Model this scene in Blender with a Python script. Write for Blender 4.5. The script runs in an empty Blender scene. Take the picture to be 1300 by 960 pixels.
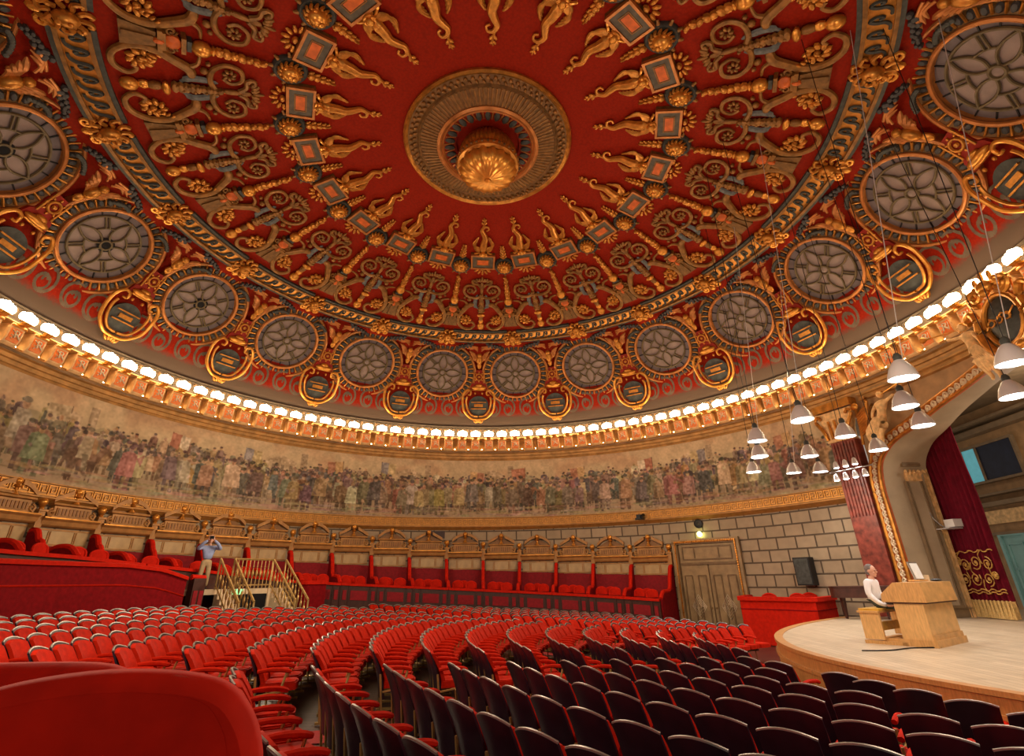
import bpy, math, random
import numpy as np
from mathutils import Matrix, Vector
random.seed(7); rng = np.random.default_rng(11)
PI = math.pi; R_ = math.radians
sin, cos = math.sin, math.cos
SC = bpy.context.scene
COL = SC.collection
CZ = 2.3                       # eye height above the lowest floor
def Z(z): return z + CZ         # heights below are given from eye level

# ------------------------------------------------------------------ camera
F, PSI, PITCH, ROLL, D = 633.539, 0.052, 0.399, -0.017, 13.054
fw = Vector((sin(PSI)*cos(PITCH), cos(PSI)*cos(PITCH), sin(PITCH)))
rt = Vector((cos(PSI), -sin(PSI), 0)); up = rt.cross(fw)
r2 = rt*cos(ROLL) + up*sin(ROLL); u2 = -rt*sin(ROLL) + up*cos(ROLL)
CAM = Vector((0, -D, CZ))
cd = bpy.data.cameras.new('camera'); cam = bpy.data.objects.new('camera', cd); COL.objects.link(cam)
cam.matrix_world = Matrix((( r2.x, u2.x, -fw.x, CAM.x), (r2.y, u2.y, -fw.y, CAM.y), (r2.z, u2.z, -fw.z, CAM.z), (0,0,0,1)))
cd.sensor_width = 36; cd.lens = F/1300*36; cd.shift_x = 0.0009; cd.shift_y = -0.0077; cd.clip_start = 0.05
SC.camera = cam
def project(p):
    q = Vector(p) - CAM; d = q.dot(fw)
    if d < 0.1: return None
    return 648.9 + F*q.dot(r2)/d, 470 - F*q.dot(u2)/d, d
def seen(p, m=40):
    q = project(p)
    return q is not None and -m < q[0] < 1300+m and -m < q[1] < 960+m

# ------------------------------------------------------------------ words
ONES = 'zeroth first second third fourth fifth sixth seventh eighth ninth tenth eleventh twelfth thirteenth fourteenth fifteenth sixteenth seventeenth eighteenth nineteenth'.split()
TENS = {2:'twenty',3:'thirty',4:'forty',5:'fifty',6:'sixty',7:'seventy',8:'eighty',9:'ninety'}
def nth(n):
    if n < 20: return ONES[n]
    t, o = divmod(n, 10)
    return (TENS[t][:-1]+'ieth') if o == 0 else TENS[t]+'-'+ONES[o]
def tag(o, label=None, cat=None, group=None, kind=None):
    if label: o['label'] = label
    if cat: o['category'] = cat
    if group: o['group'] = group
    if kind: o['kind'] = kind
    return o

# ------------------------------------------------------------------ materials
M = {}
def mat(name, col, rough=.55, metal=0., noise=.0, nscale=6., bump=0., emit=None, estr=0., spec=.4, col2=None, coord='Object', sheen=0.):
    m = bpy.data.materials.new(name); m.use_nodes = True; M[name] = m
    nt = m.node_tree; b = nt.nodes['Principled BSDF']
    c = (*col, 1)
    b.inputs['Base Color'].default_value = c; b.inputs['Roughness'].default_value = rough; b.inputs['Metallic'].default_value = metal
    b.inputs['Specular IOR Level'].default_value = spec
    if sheen: b.inputs['Sheen Weight'].default_value = sheen
    if emit: b.inputs['Emission Color'].default_value = (*emit,1); b.inputs['Emission Strength'].default_value = estr
    if noise or bump:
        tc = nt.nodes.new('ShaderNodeTexCoord'); n = nt.nodes.new('ShaderNodeTexNoise')
        n.inputs['Scale'].default_value = nscale; n.inputs['Detail'].default_value = 4
        nt.links.new(tc.outputs[coord], n.inputs['Vector'])
        if noise:
            r = nt.nodes.new('ShaderNodeValToRGB')
            c2 = col2 or tuple(x*(1-noise) for x in col); c3 = tuple(min(1,x*(1+noise*.7)) for x in col) if not col2 else col
            r.color_ramp.elements[0].color = (*c2,1); r.color_ramp.elements[1].color = (*c3,1)
            r.color_ramp.elements[0].position = .32; r.color_ramp.elements[1].position = .68
            nt.links.new(n.outputs['Fac'], r.inputs['Fac']); nt.links.new(r.outputs['Color'], b.inputs['Base Color'])
        if bump:
            bp = nt.nodes.new('ShaderNodeBump'); bp.inputs['Strength'].default_value = bump; bp.inputs['Distance'].default_value = .02
            nt.links.new(n.outputs['Fac'], bp.inputs['Height']); nt.links.new(bp.outputs['Normal'], b.inputs['Normal'])
    return m
mat('gold', (.56,.235,.04), .33, .6, .35, 5)
mat('gold_bright', (.72,.32,.055), .28, .6, .25, 5)
mat('gold_olive', (.27,.125,.03), .42, .35, .4, 5)
mat('gold_dark', (.20,.10,.03), .5, .3, .4, 6)
mat('copper_rim', (.52,.20,.055), .38, .45, .25, 4)
mat('dark_green', (.045,.05,.045), .5, 0, .4, 8)
mat('egg_dark', (.05,.05,.052), .5, 0, .3, 8)
mat('blue_grey', (.12,.13,.13), .55, 0, .4, 8)
mat('orange', (.62,.13,.02), .45, .1, .25, 6)
mat('red_flat', (.30,.014,.003), .7, 0, .25, 5)
mat('panel_grey', (.10,.085,.06), .5, .1, .3, 6)
mat('pane', (.25,.185,.165), .5, 0, .18, 2.5)
mat('pane_lilac', (.15,.12,.125), .5, 0, .2, 2.5)
mat('tracery', (.13,.095,.045), .5, .1, .25, 6)
mat('black', (.006,.006,.007), .5)
mat('black_hole', (.004,.004,.006), .9)
mat('bulb', (1,.9,.7), .4, emit=(1,.78,.48), estr=22)
mat('spot_glow', (1,.9,.7), .4, emit=(1,.72,.36), estr=40)
mat('lamp_glow', (1,1,1), .4, emit=(1,.93,.86), estr=24)
mat('lamp_metal', (.74,.74,.76), .3, .4)
mat('cornice_gold', (.46,.24,.07), .45, .3, .3, 3)
mat('cornice_brown', (.26,.15,.07), .5, .1, .3, 2)
mat('plaster_warm', (.42,.25,.11), .6, 0, .22, 3)
mat('box_wood', (.42,.205,.06), .5, .12, .25, 4)
mat('box_wood_dark', (.25,.115,.035), .5, .1, .25, 4)
mat('marble_beige', (.50,.34,.155), .35, 0, .16, 3)
mat('meander_gold', (.60,.27,.045), .38, .35, .2, 5)
mat('meander_ground', (.42,.20,.045), .5, .1, .2, 5)
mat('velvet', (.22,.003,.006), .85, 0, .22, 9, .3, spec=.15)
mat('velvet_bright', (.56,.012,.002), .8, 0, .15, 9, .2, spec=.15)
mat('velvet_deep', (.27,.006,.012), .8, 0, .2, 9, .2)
mat('seat_red', (.50,.014,.002), .75, 0, .2, 12, .2, spec=.1)
mat('seat_shell', (.024,.011,.022), .32, 0, .3, 5)
mat('silver', (.34,.32,.30), .45, .8)
mat('brass', (.50,.33,.12), .35, .6, .2, 8)
mat('dark_wood', (.060,.018,.012), .4, 0, .3, 6)
mat('curtain', (.125,.003,.013), .85, 0, .25, 4, spec=.15)
mat('reveal', (.46,.36,.24), .6, 0, .12, 1.5)
mat('reveal_dark', (.26,.18,.10), .6, 0, .2, 3)
mat('door_wood', (.33,.22,.105), .5, .05, .25, 3)
mat('door_trim', (.18,.11,.05), .5, .1, .25, 5)
mat('oak', (.62,.34,.12), .42, 0, .18, 4)
mat('oak_light', (.72,.43,.17), .42, 0, .15, 4)
mat('rim_wood', (.50,.24,.075), .4, 0, .2, 4)
mat('stone_cream', (.70,.55,.36), .5, 0, .15, 3)
mat('bracket_gold', (.85,.54,.24), .5, .1, .2, 5)
mat('plate_orange', (1.0,.20,.02), .5, 0, .25, 14, col2=(.92,.34,.09))
mat('egg_ground', (.60,.14,.04), .5, .1, .2, 5)
mat('stucco_gold', (.86,.54,.24), .5, .15, .3, 7)
mat('skin', (.62,.34,.24), .5)
mat('hair_grey', (.16,.13,.12), .7, 0, .3, 30)
mat('hair_dark', (.03,.022,.018), .7, 0, .3, 30)
mat('shirt_white', (.80,.80,.84), .7, 0, .06, 12)
mat('jacket_blue', (.27,.33,.55), .75, 0, .15, 10)
mat('trousers_khaki', (.42,.31,.17), .8, 0, .12, 10)
mat('trousers_dark', (.045,.06,.05), .8, 0, .2, 10)
mat('yellow_pad', (.62,.36,.05), .5, 0, .2, 8)
mat('paper', (.86,.86,.84), .7, 0, .05, 10)
mat('cyan_glass', (.10,.42,.50), .25, 0, .2, 3, emit=(.16,.55,.62), estr=.35)
mat('cyan_paint', (.28,.55,.55), .5, 0, .1, 3)
mat('navy', (.012,.018,.045), .5, 0, .3, 3)
mat('sign_green', (.1,.6,.2), .4, emit=(.35,1,.35), estr=1.6)
mat('lamp_green', (.8,1,.4), .4, emit=(.85,1,.35), estr=14)
mat('white_plastic', (.75,.75,.72), .4)
mat('mauve_paint', (.125,.09,.06), .7, 0, .3, 4)
mat('embroidery', (.62,.36,.09), .45, .3, .2, 10)
mat('fringe', (.66,.44,.16), .6, .1, .25, 20)
mat('garnet', (.23,.045,.03), .3, 0, .5, 5)
mat('carpet_red', (.30,.02,.02), .9, 0, .2, 15)
mat('strap', (.05,.05,.06), .6)

def nodes_of(m): return m.node_tree, m.node_tree.nodes, m.node_tree.links, m.node_tree.nodes['Principled BSDF']
# dome: deep red, fine diaper weave, fading to mauve plaster at the springing
m = mat('dome_red', (.33,.012,.003), .7, spec=.12); nt, N, L, B = nodes_of(m)
geo = N.new('ShaderNodeNewGeometry'); sep = N.new('ShaderNodeSeparateXYZ'); L.new(geo.outputs['Position'], sep.inputs[0])
noi = N.new('ShaderNodeTexNoise'); noi.inputs['Scale'].default_value = 9; noi.inputs['Detail'].default_value = 3; L.new(geo.outputs['Position'], noi.inputs['Vector'])
vor = N.new('ShaderNodeTexVoronoi'); vor.inputs['Scale'].default_value = 14; L.new(geo.outputs['Position'], vor.inputs['Vector'])
mx = N.new('ShaderNodeMixRGB'); mx.inputs[1].default_value = (.30,.0145,.002,1); mx.inputs[2].default_value = (.205,.0095,.002,1); L.new(vor.outputs['Distance'], mx.inputs[0])
ad = N.new('ShaderNodeMath'); ad.operation = 'MULTIPLY_ADD'; ad.inputs[1].default_value = .22; L.new(noi.outputs['Fac'], ad.inputs[0]); L.new(sep.outputs['Z'], ad.inputs[2])
mr = N.new('ShaderNodeMapRange'); mr.inputs['From Min'].default_value = Z(8.75); mr.inputs['From Max'].default_value = Z(9.0); L.new(ad.outputs[0], mr.inputs['Value'])
mg = N.new('ShaderNodeMixRGB'); mg.inputs[1].default_value = (.092,.060,.043,1); L.new(mr.outputs[0], mg.inputs[0]); L.new(mx.outputs[0], mg.inputs[2]); L.new(mg.outputs[0], B.inputs['Base Color'])
# stone blocks
def brick_mat(name, c1, c2, mortar, bw, bh, ms, offset=.5):
    m = mat(name, c1, .6); nt, N, L, B = nodes_of(m)
    uv = N.new('ShaderNodeUVMap'); br = N.new('ShaderNodeTexBrick'); L.new(uv.outputs[0], br.inputs['Vector'])
    br.inputs['Color1'].default_value = (*c1,1); br.inputs['Color2'].default_value = (*c2,1); br.inputs['Mortar'].default_value = (*mortar,1)
    br.inputs['Scale'].default_value = 1; br.inputs['Brick Width'].default_value = bw; br.inputs['Row Height'].default_value = bh; br.inputs['Mortar Size'].default_value = ms; br.inputs['Mortar Smooth'].default_value = .3
    br.offset = offset
    n = N.new('ShaderNodeTexNoise'); n.inputs['Scale'].default_value = 3; L.new(uv.outputs[0], n.inputs['Vector'])
    mm = N.new('ShaderNodeMixRGB'); mm.blend_type = 'MULTIPLY'; mm.inputs[0].default_value = .35; L.new(br.outputs['Color'], mm.inputs[1]); L.new(n.outputs['Fac'], mm.inputs[2]); L.new(mm.outputs[0], B.inputs['Base Color'])
    bp = N.new('ShaderNodeBump'); bp.inputs['Strength'].default_value = .6; bp.inputs['Distance'].default_value = .04; bp.invert = True
    L.new(br.outputs['Fac'], bp.inputs['Height']); L.new(bp.outputs['Normal'], B.inputs['Normal'])
    return m
brick_mat('stone_blocks', (.47,.36,.23), (.40,.30,.185), (.11,.075,.045), .78, .47, .035)
# planks for the stage, dark boards for the stalls floor
def plank_mat(name, c1, c2, gap, bw, bh, ms):
    m = brick_mat(name, c1, c2, gap, bw, bh, ms, .37); m.node_tree.nodes['Principled BSDF'].inputs['Roughness'].default_value = .38; return m
plank_mat('stage_boards', (.72,.58,.41), (.60,.47,.32), (.38,.28,.18), 2.4, .14, .006)
plank_mat('stalls_boards', (.085,.035,.022), (.06,.025,.018), (.02,.01,.01), 1.8, .16, .008)
# wood grain overlay for the console
for nm in ('oak', 'oak_light', 'rim_wood'):
    nt, N, L, B = nodes_of(M[nm]); n = [x for x in N if x.type == 'TEX_NOISE'][0]; tc = [x for x in N if x.type == 'TEX_COORD'][0]
    mp = N.new('ShaderNodeMapping'); mp.inputs['Scale'].default_value = (1.2, 9, 1.6); L.new(tc.outputs['Object'], mp.inputs[0]); L.new(mp.outputs[0], n.inputs['Vector'])
# vertex-painted canvas
m = mat('mural_paint', (.4,.3,.2), .75); nt, N, L, B = nodes_of(m)
at = N.new('ShaderNodeAttribute'); at.attribute_name = 'Col'; L.new(at.outputs['Color'], B.inputs['Base Color'])

# ------------------------------------------------------------------ mesh builder
class MB:
    def __init__(s): s.v = []; s.f = []; s.m = []; s.uv = None
    def add(s, vs, fs, mi=0):
        b = len(s.v); s.v += [tuple(v) for v in vs]; s.f += [tuple(b+i for i in f) for f in fs]; s.m += [mi]*len(fs); return s
    def box(s, c, d, mi=0, rz=0., rx=0., taper=1.):
        x, y, z = d[0]/2, d[1]/2, d[2]/2
        vs = [(-x,-y,-z),(x,-y,-z),(x,y,-z),(-x,y,-z),(-x*taper,-y*taper,z),(x*taper,-y*taper,z),(x*taper,y*taper,z),(-x*taper,y*taper,z)]
        R = Matrix.Rotation(rz,3,'Z') @ Matrix.Rotation(rx,3,'X')
        return s.add([R @ Vector(v) + Vector(c) for v in vs], [(0,3,2,1),(4,5,6,7),(0,1,5,4),(1,2,6,5),(2,3,7,6),(3,0,4,7)], mi)
    def tube(s, pts, rad, n=6, mi=0, closed=False, flat=1., cap=True):
        P = [Vector(p) for p in pts]; k = len(P); rr = rad if hasattr(rad, '__len__') else [rad]*k
        vs = []; ref = None
        for i, p in enumerate(P):
            a = P[(i-1) % k] if (closed or i > 0) else p; b = P[(i+1) % k] if (closed or i < k-1) else p
            t = (b-a); t = t.normalized() if t.length > 1e-9 else Vector((0,0,1))
            u = Vector((0,0,1)).cross(t)
            if u.length < .05: u = (ref or Vector((1,0,0))) - t*((ref or Vector((1,0,0))).dot(t))
            u.normalize(); ref = u; w = t.cross(u)
            for j in range(n):
                an = 2*PI*j/n; vs.append(p + u*(cos(an)*rr[i]) + w*(sin(an)*rr[i]*flat))
        fs = []
        for i in range(k if closed else k-1):
            a, b = i*n, ((i+1) % k)*n
            for j in range(n): fs.append((a+j, a+(j+1)%n, b+(j+1)%n, b+j))
        if cap and not closed: fs += [tuple(range(n-1,-1,-1)), tuple((k-1)*n+j for j in range(n))]
        return s.add(vs, fs, mi)
    def ell(s, c, r, nu=8, nv=5, mi=0, rz=0., rx=0.):
        r = r if hasattr(r, '__len__') else (r,r,r); vs = [(0,0,-1)]
        for i in range(1, nv):
            t = PI*i/nv
            for j in range(nu): vs.append((sin(t)*cos(2*PI*j/nu), sin(t)*sin(2*PI*j/nu), -cos(t)))
        vs.append((0,0,1)); R = Matrix.Rotation(rz,3,'Z') @ Matrix.Rotation(rx,3,'X')
        vs = [R @ Vector((v[0]*r[0], v[1]*r[1], v[2]*r[2])) + Vector(c) for v in vs]
        fs = [(0, 1+(j+1)%nu, 1+j) for j in range(nu)]
        for i in range(nv-2):
            a, b = 1+i*nu, 1+(i+1)*nu
            for j in range(nu): fs.append((a+j, a+(j+1)%nu, b+(j+1)%nu, b+j))
        l = len(vs)-1; a = 1+(nv-2)*nu; fs += [(a+j, a+(j+1)%nu, l) for j in range(nu)]
        return s.add(vs, fs, mi)
    def lathe(s, prof, n=24, c=(0,0,0), mi=0, axis='Z', wob=None, closed=True, a0=0., a1=2*PI):
        vs = []; full = abs(a1-a0-2*PI) < 1e-6; k = n if full else n+1
        for j in range(k):
            an = a0 + (a1-a0)*j/n
            for i, (r, z) in enumerate(prof):
                q = r*(1+(wob(an, i) if wob else 0)); x, y = q*cos(an), q*sin(an)
                vs.append((x+c[0], y+c[1], z+c[2]) if axis == 'Z' else (x+c[0], z+c[1], y+c[2]))
        p = len(prof); fs = []
        for j in range(n):
            a, b = j*p, ((j+1) % k)*p
            for i in range(p-1): fs.append((a+i, b+i, b+i+1, a+i+1))
        return s.add(vs, fs, mi)
    def prism(s, poly, z0, z1, mi=0, axes='xyz'):
        n = len(poly)
        def cv(u, v, w): return {'xyz':(u,v,w), 'xzy':(u,w,v), 'yzx':(w,u,v)}[axes]
        vs = [cv(u,v,z0) for u,v in poly] + [cv(u,v,z1) for u,v in poly]
        return s.add(vs, [tuple(range(n-1,-1,-1)), tuple(range(n,2*n))] + [(i,(i+1)%n,n+(i+1)%n,n+i) for i in range(n)], mi)
    def ring(s, prof, a0, a1, n, mi=0, closed=False, uvs=False):
        """a section swept round the hall's axis; prof in (radius, world height), azimuth from +y to +x in degrees"""
        vs = []; fs = []; p = len(prof)
        for j in range(n+1):
            a = R_(a0+(a1-a0)*j/n); vs += [(r*sin(a), r*cos(a), z) for r, z in prof]
        for j in range(n):
            for i in range(p if closed else p-1):
                i2 = (i+1) % p; fs.append((j*p+i, j*p+i2, (j+1)*p+i2, (j+1)*p+i))
        if closed and abs(a1-a0) < 359: fs += [tuple(range(p)), tuple(n*p+i for i in range(p-1,-1,-1))]
        s.add(vs, fs, mi)
        if uvs:
            ln = [0]
            for i in range(1, p): ln.append(ln[-1]+math.hypot(prof[i][0]-prof[i-1][0], prof[i][1]-prof[i-1][1]))
            s.uv = [(R_(a0+(a1-a0)*j/n)*prof[0][0], ln[i]) for j in range(n+1) for i in range(p)]
        return s
    def build(s, name, mats, parent=None, smooth=40, fn=None, loc=None):
        me = bpy.data.meshes.new(name)
        vs = [fn(*v) for v in s.v] if fn else s.v
        me.from_pydata(vs, [], s.f)
        for mm in (mats if isinstance(mats, (list, tuple)) else [mats]): me.materials.append(M[mm])
        if any(s.m): me.polygons.foreach_set('material_index', s.m)
        if s.uv:
            ul = me.uv_layers.new(name='UVMap'); li = np.zeros(len(me.loops), dtype=np.int32); me.loops.foreach_get('vertex_index', li)
            ul.data.foreach_set('uv', np.array(s.uv, dtype=np.float32)[li].ravel())
        me.update()
        if smooth:
            me.polygons.foreach_set('use_smooth', [True]*len(me.polygons)); me.set_sharp_from_angle(angle=R_(smooth))
        o = bpy.data.objects.new(name, me); COL.objects.link(o)
        if parent: o.parent = parent
        if loc: o.location = loc
        return o
def empty(name, mw=None):
    o = bpy.data.objects.new(name, None); o.empty_display_size = .2; COL.objects.link(o)
    if mw is not None: o.matrix_world = mw
    return o
def copy_tree(o, parent=None):
    c = o.copy(); COL.objects.link(c); c.parent = parent
    for ch in KIDS.get(o, ()): copy_tree(ch, c)
    return c
KIDS = {}
def freeze(root):                # remember a prototype's parts once
    def rec(o):
        KIDS[o] = [x for x in o.children]
        for x in KIDS[o]: rec(x)
    rec(root)
def cyl(az, r, z): return Vector((r*sin(R_(az)), r*cos(R_(az)), z))
def wall_frame(az, r, z):        # x along the wall (clockwise), y outward, z up
    a = R_(az); p = cyl(az, r, z)
    return Matrix(((cos(a), sin(a), 0, p.x), (-sin(a), cos(a), 0, p.y), (0,0,1,p.z), (0,0,0,1)))
def bez(pts, n=8):               # Catmull-Rom through points
    P = [Vector((*p, 0)) if len(p) == 2 else Vector(p) for p in pts]; out = []
    for i in range(len(P)-1):
        a, b, c, d = P[max(i-1,0)], P[i], P[i+1], P[min(i+2,len(P)-1)]
        for k in range(n):
            t = k/n; out.append(.5*((2*b)+(c-a)*t+(2*a-5*b+4*c-d)*t*t+(-a+3*b-3*c+d)*t**3))
    out.append(P[-1]); return out
def spiral(cx, cy, r0, r1, a0, turns, n=20, z=.06):
    return [Vector((cx+(r0+(r1-r0)*i/n)*cos(a0+turns*2*PI*i/n), cy+(r0+(r1-r0)*i/n)*sin(a0+turns*2*PI*i/n), z)) for i in range(n+1)]
def lerp_tab(tab, x):
    if x <= tab[0][0]: return tab[0][1]
    for (a, u), (b, v) in zip(tab, tab[1:]):
        if x <= b: return u+(v-u)*(x-a)/(b-a)
    return tab[-1][1]

# ------------------------------------------------------------------ dome profile (radius -> height above eye)
PROF = [(0,14.2),(2.82,14.06),(4.4,13.84),(6.04,13.56),(8.5,12.88),(10.92,12.11),(12.0,11.88),(12.75,11.55),(13.55,10.75),(14.15,9.5),(14.5,8.5),(14.62,8.0)]
def Zd(r): return lerp_tab(PROF, r)
def Sd(r):                       # slope angle
    e = .35; return math.atan2(Zd(max(r-e,0))-Zd(min(r+e,14.6)), min(r+e,14.6)-max(r-e,0))
def dome_fn(r0):
    z0 = Zd(r0)
    def fn(x, y, h):
        rr = max(r0-y, .3); a = x/rr; ph = Sd(rr); k = rr-h*sin(ph)
        return (k*sin(a), k*cos(a)-r0, Zd(rr)-h*cos(ph)-z0)
    return fn
def dome_place(o, az, r0):
    o.matrix_world = Matrix.Translation(cyl(az, r0, Z(Zd(r0)))) @ Matrix.Rotation(-R_(az), 4, 'Z')
def tilt_frame(az, r, z, tilt, lift=0.):   # planar ornaments: x clockwise, y up-slope, z out of the surface into the hall
    a = R_(az); T = Vector((cos(a), -sin(a), 0)); U = Vector((-sin(a)*cos(tilt), -cos(a)*cos(tilt), sin(tilt))); n = T.cross(U)
    p = cyl(az, r, Z(z)) + n*lift
    return Matrix(((T.x,U.x,n.x,p.x),(T.y,U.y,n.y,p.y),(T.z,U.z,n.z,p.z),(0,0,0,1)))

# ================================================================== SETTING
AX = 97.5                        # azimuth of the stage axis
av = Vector((sin(R_(AX)), cos(R_(AX)), 0)); bv = Vector((-cos(R_(AX)), sin(R_(AX)), 0))
def ab(a, b, z=0): return av*a + bv*b + Vector((0,0,z))
RW = 14.4
def rim_a(b): return 6.2 + .065*(b+2.3)**2
def floor_rel(x, y): return -2.3 + .052*max(0, 6-x)
# floor: gently raked disc
fl = MB(); rs = [0.01]+[i*1.0 for i in range(1,15)]+[14.42]; na = 96
vs = []; uv = []
for r in rs:
    for j in range(na):
        a = 2*PI*j/na; x, y = r*sin(a), r*cos(a); vs.append((x, y, Z(floor_rel(x, y)))); uv.append((x, y))
fl.add(vs, [(i*na+j, i*na+(j+1)%na, (i+1)*na+(j+1)%na, (i+1)*na+j) for i in range(len(rs)-1) for j in range(na)]); fl.uv = uv
tag(fl.build('floor', 'stalls_boards', smooth=0), kind='structure')
# ceiling
d = MB().ring([(max(r,.001), Z(z)) for r, z in [(14.62,8.0),(14.58,8.25),(14.5,8.5),(14.32,8.93),(14.15,9.5),(13.88,10.2),(13.55,10.75),(13.2,11.2),(12.75,11.55),(12.4,11.74),(12.0,11.88),(11.5,12.0),(10.92,12.11),(9.7,12.5),(8.5,12.88),(7.3,13.22),(6.04,13.56),(5.2,13.71),(4.4,13.84),(3.6,13.96),(2.82,14.06),(1.4,14.13),(0,14.2)]], -180, 180, 160)
ceil = tag(d.build('ceiling', 'dome_red', smooth=60), kind='structure')
# painted rinceaux on the mauve band at the springing
ps = MB()
for k in range(20):
    for sx in (-1, 1):
        for ax, rr in ((5.6, .52), (2.1, .46)):
            c0 = 7+18*k+sx*ax
            for (r0, r1, a0, tn, wd) in ((rr, .1, PI*.5-sx*.4, 1.25*sx, .095), (rr*.55, .05, -PI/2, -.8*sx, .075)):
                pts = spiral(0, 0, r0, r1, a0, tn, 16, 0)
                for p0, p1 in zip(pts, pts[1:]):
                    t = (p1-p0); t.normalize(); nn = Vector((-t.y, t.x, 0))*wd*.5
                    q = []
                    for w_ in (p0-nn, p0+nn, p1+nn, p1-nn):
                        rad = 14.28-w_.y*.42-.03; zz = Zd(rad+.03)-.01; a_ = R_(c0)+w_.x/14.2
                        q.append((rad*sin(a_), rad*cos(a_), Z(zz)))
                    ps.add(q, [(0,1,2,3)])
pp = ps.build('painted_scrollwork', 'mauve_paint', ceil, smooth=0)
# beaded moulding between the lamps and the dome
mo = MB().ring([(14.62,Z(7.3)),(14.5,Z(7.3)),(14.5,Z(7.62)),(14.36,Z(7.72)),(14.36,Z(7.95)),(14.42,Z(8.0)),(14.42,Z(8.08)),(14.62,Z(8.1))], -180, 180, 160)
sp = tag(mo.build('trim_1', 'mauve_paint', smooth=30), kind='structure')
bd = MB()
for k in range(360):
    bd.ell((14.36*sin(R_(k+.5)), 14.36*cos(R_(k+.5)), Z(7.83)), (.085,.085,.085), 6, 4)
bd.build('beading', 'cornice_brown', sp)
# cornice: soffit shelf, recess and mouldings under the brackets
co = MB().ring([(14.6,Z(7.32)),(13.98,Z(7.32)),(13.96,Z(7.28)),(14.0,Z(7.24)),(14.38,Z(7.24)),(14.4,Z(6.72)),(14.22,Z(6.7)),(14.2,Z(6.63)),(14.16,Z(6.6)),(14.16,Z(6.5)),(14.24,Z(6.47)),(14.26,Z(6.36)),(14.32,Z(6.34)),(14.34,Z(6.22)),(14.38,Z(6.2)),(14.38,Z(6.12)),(14.5,Z(6.1))], -180, 180, 200)
tag(co.build('trim_2', 'cornice_gold', smooth=25), kind='structure')
cf = MB().ring([(14.13,Z(6.585)),(14.13,Z(6.5))], -180, 180, 200); tag(cf.build('trim_3', 'cornice_brown', smooth=25), kind='structure')
# round rear wall from the floor to the cornice
wl = MB().ring([(RW,Z(-2.3)),(RW,Z(6.2))], -118, 69.2, 150, uvs=True)
tag(wl.build('wall_rear', 'stone_blocks', smooth=60), kind='structure')
# meander ledge under the mural
lg = MB().ring([(RW,Z(2.46)),(14.3,Z(2.5)),(14.22,Z(2.56)),(14.12,Z(2.6)),(14.12,Z(2.64)),(14.2,Z(2.66)),(14.2,Z(3.02)),(14.14,Z(3.03)),(14.14,Z(3.07)),(RW,Z(3.1))], -118, 69, 150)
led = tag(lg.build('trim_4', 'meander_ground', smooth=25), kind='structure')
me = MB(); nu = 164; w = 187/nu
for k in range(nu):
    a0 = -118+w*k
    key = [(.04,.08,.04,.92),(.04,.86,.86,.94),(.80,.32,.88,.92),(.36,.30,.88,.38),(.34,.32,.42,.64),(.36,.58,.64,.66),(.04,.06,1.04,.13)]
    for (x0,y0,x1,y1) in key:
        if x1-x0 < .05: x1 = x0+.1
        r = 14.19; q = []
        for rr in (14.165, 14.2):
            for x, y in ((x0,y0),(x1,y0),(x1,y1),(x0,y1)):
                a_ = R_(a0+w*x); q.append((rr*sin(a_), rr*cos(a_), Z(2.66+.36*y)))
        me.add(q, [(0,1,2,3),(0,4,5,1),(1,5,6,2),(2,6,7,3),(3,7,4,0)])
me.build('meander', 'meander_gold', led, smooth=0)

# ================================================================== MURAL (painted in a grid, a generic marching crowd)
H_, W_ = 130, 1900; A0, A1 = -117., 69.; LEN = R_(A1-A0)*14.38; PX = W_/LEN; PY = H_/3.1
img = np.zeros((H_, W_, 3))
yy, xx = np.mgrid[0:H_, 0:W_]; X = xx/PX; Y = yy/PY      # metres, Y up from the ledge
def smooth_noise(h, w, cells_y, cells_x):
    g = rng.random((cells_y+2, cells_x+2)); y = np.linspace(0, cells_y, h); x = np.linspace(0, cells_x, w)
    yi = y.astype(int); xi = x.astype(int); fy = (y-yi)[:,None]; fx = (x-xi)[None]; fy = fy*fy*(3-2*fy); fx = fx*fx*(3-2*fx)
    return (g[yi][:,xi]*(1-fy)*(1-fx)+g[yi+1][:,xi]*fy*(1-fx)+g[yi][:,xi+1]*(1-fy)*fx+g[yi+1][:,xi+1]*fy*fx)
n1 = smooth_noise(H_, W_, 4, 60); n2 = smooth_noise(H_, W_, 12, 200); n3 = smooth_noise(H_, W_, 40, 620)
sky = np.array([190,162,120.]); haze = np.array([150,134,100.]); smoke = np.array([168,122,86.]); ground = np.array([138,116,88.])
t = np.clip((Y-1.5)/1.4, 0, 1)[...,None]
img[:] = haze*(1-t)+sky*t
sm = np.clip((n1-.45)*3, 0, 1)[...,None]*np.clip((Y-1.0), 0, 1)[...,None]; img = img*(1-.6*sm)+smoke*.6*sm
hill = (1.7+.6*n1[0:1]*np.ones((H_,1))); hm = (Y < hill)[...,None]; img = np.where(hm, img*.35+np.array([122,116,84.])*.65, img)
gm = np.clip((.75+.25*n1-Y)*4, 0, 1)[...,None]; img = img*(1-gm)+ground*gm
def region(x0, x1, y0, y1):
    return slice(max(0,int(y0*PY)-1), min(H_,int(y1*PY)+2)), slice(max(0,int(x0*PX)-1), min(W_,int(x1*PX)+2))
def paint(mask, rs_, col, al=.92):
    if mask.size == 0: return
    sub = img[rs_]; sh = (n3[rs_]-.5)*44+(n2[rs_]-.5)*26
    c = np.array(col, float)[None,None]+sh[...,None]
    k = mask[...,None]*al; img[rs_] = sub*(1-k)+c*k
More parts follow.
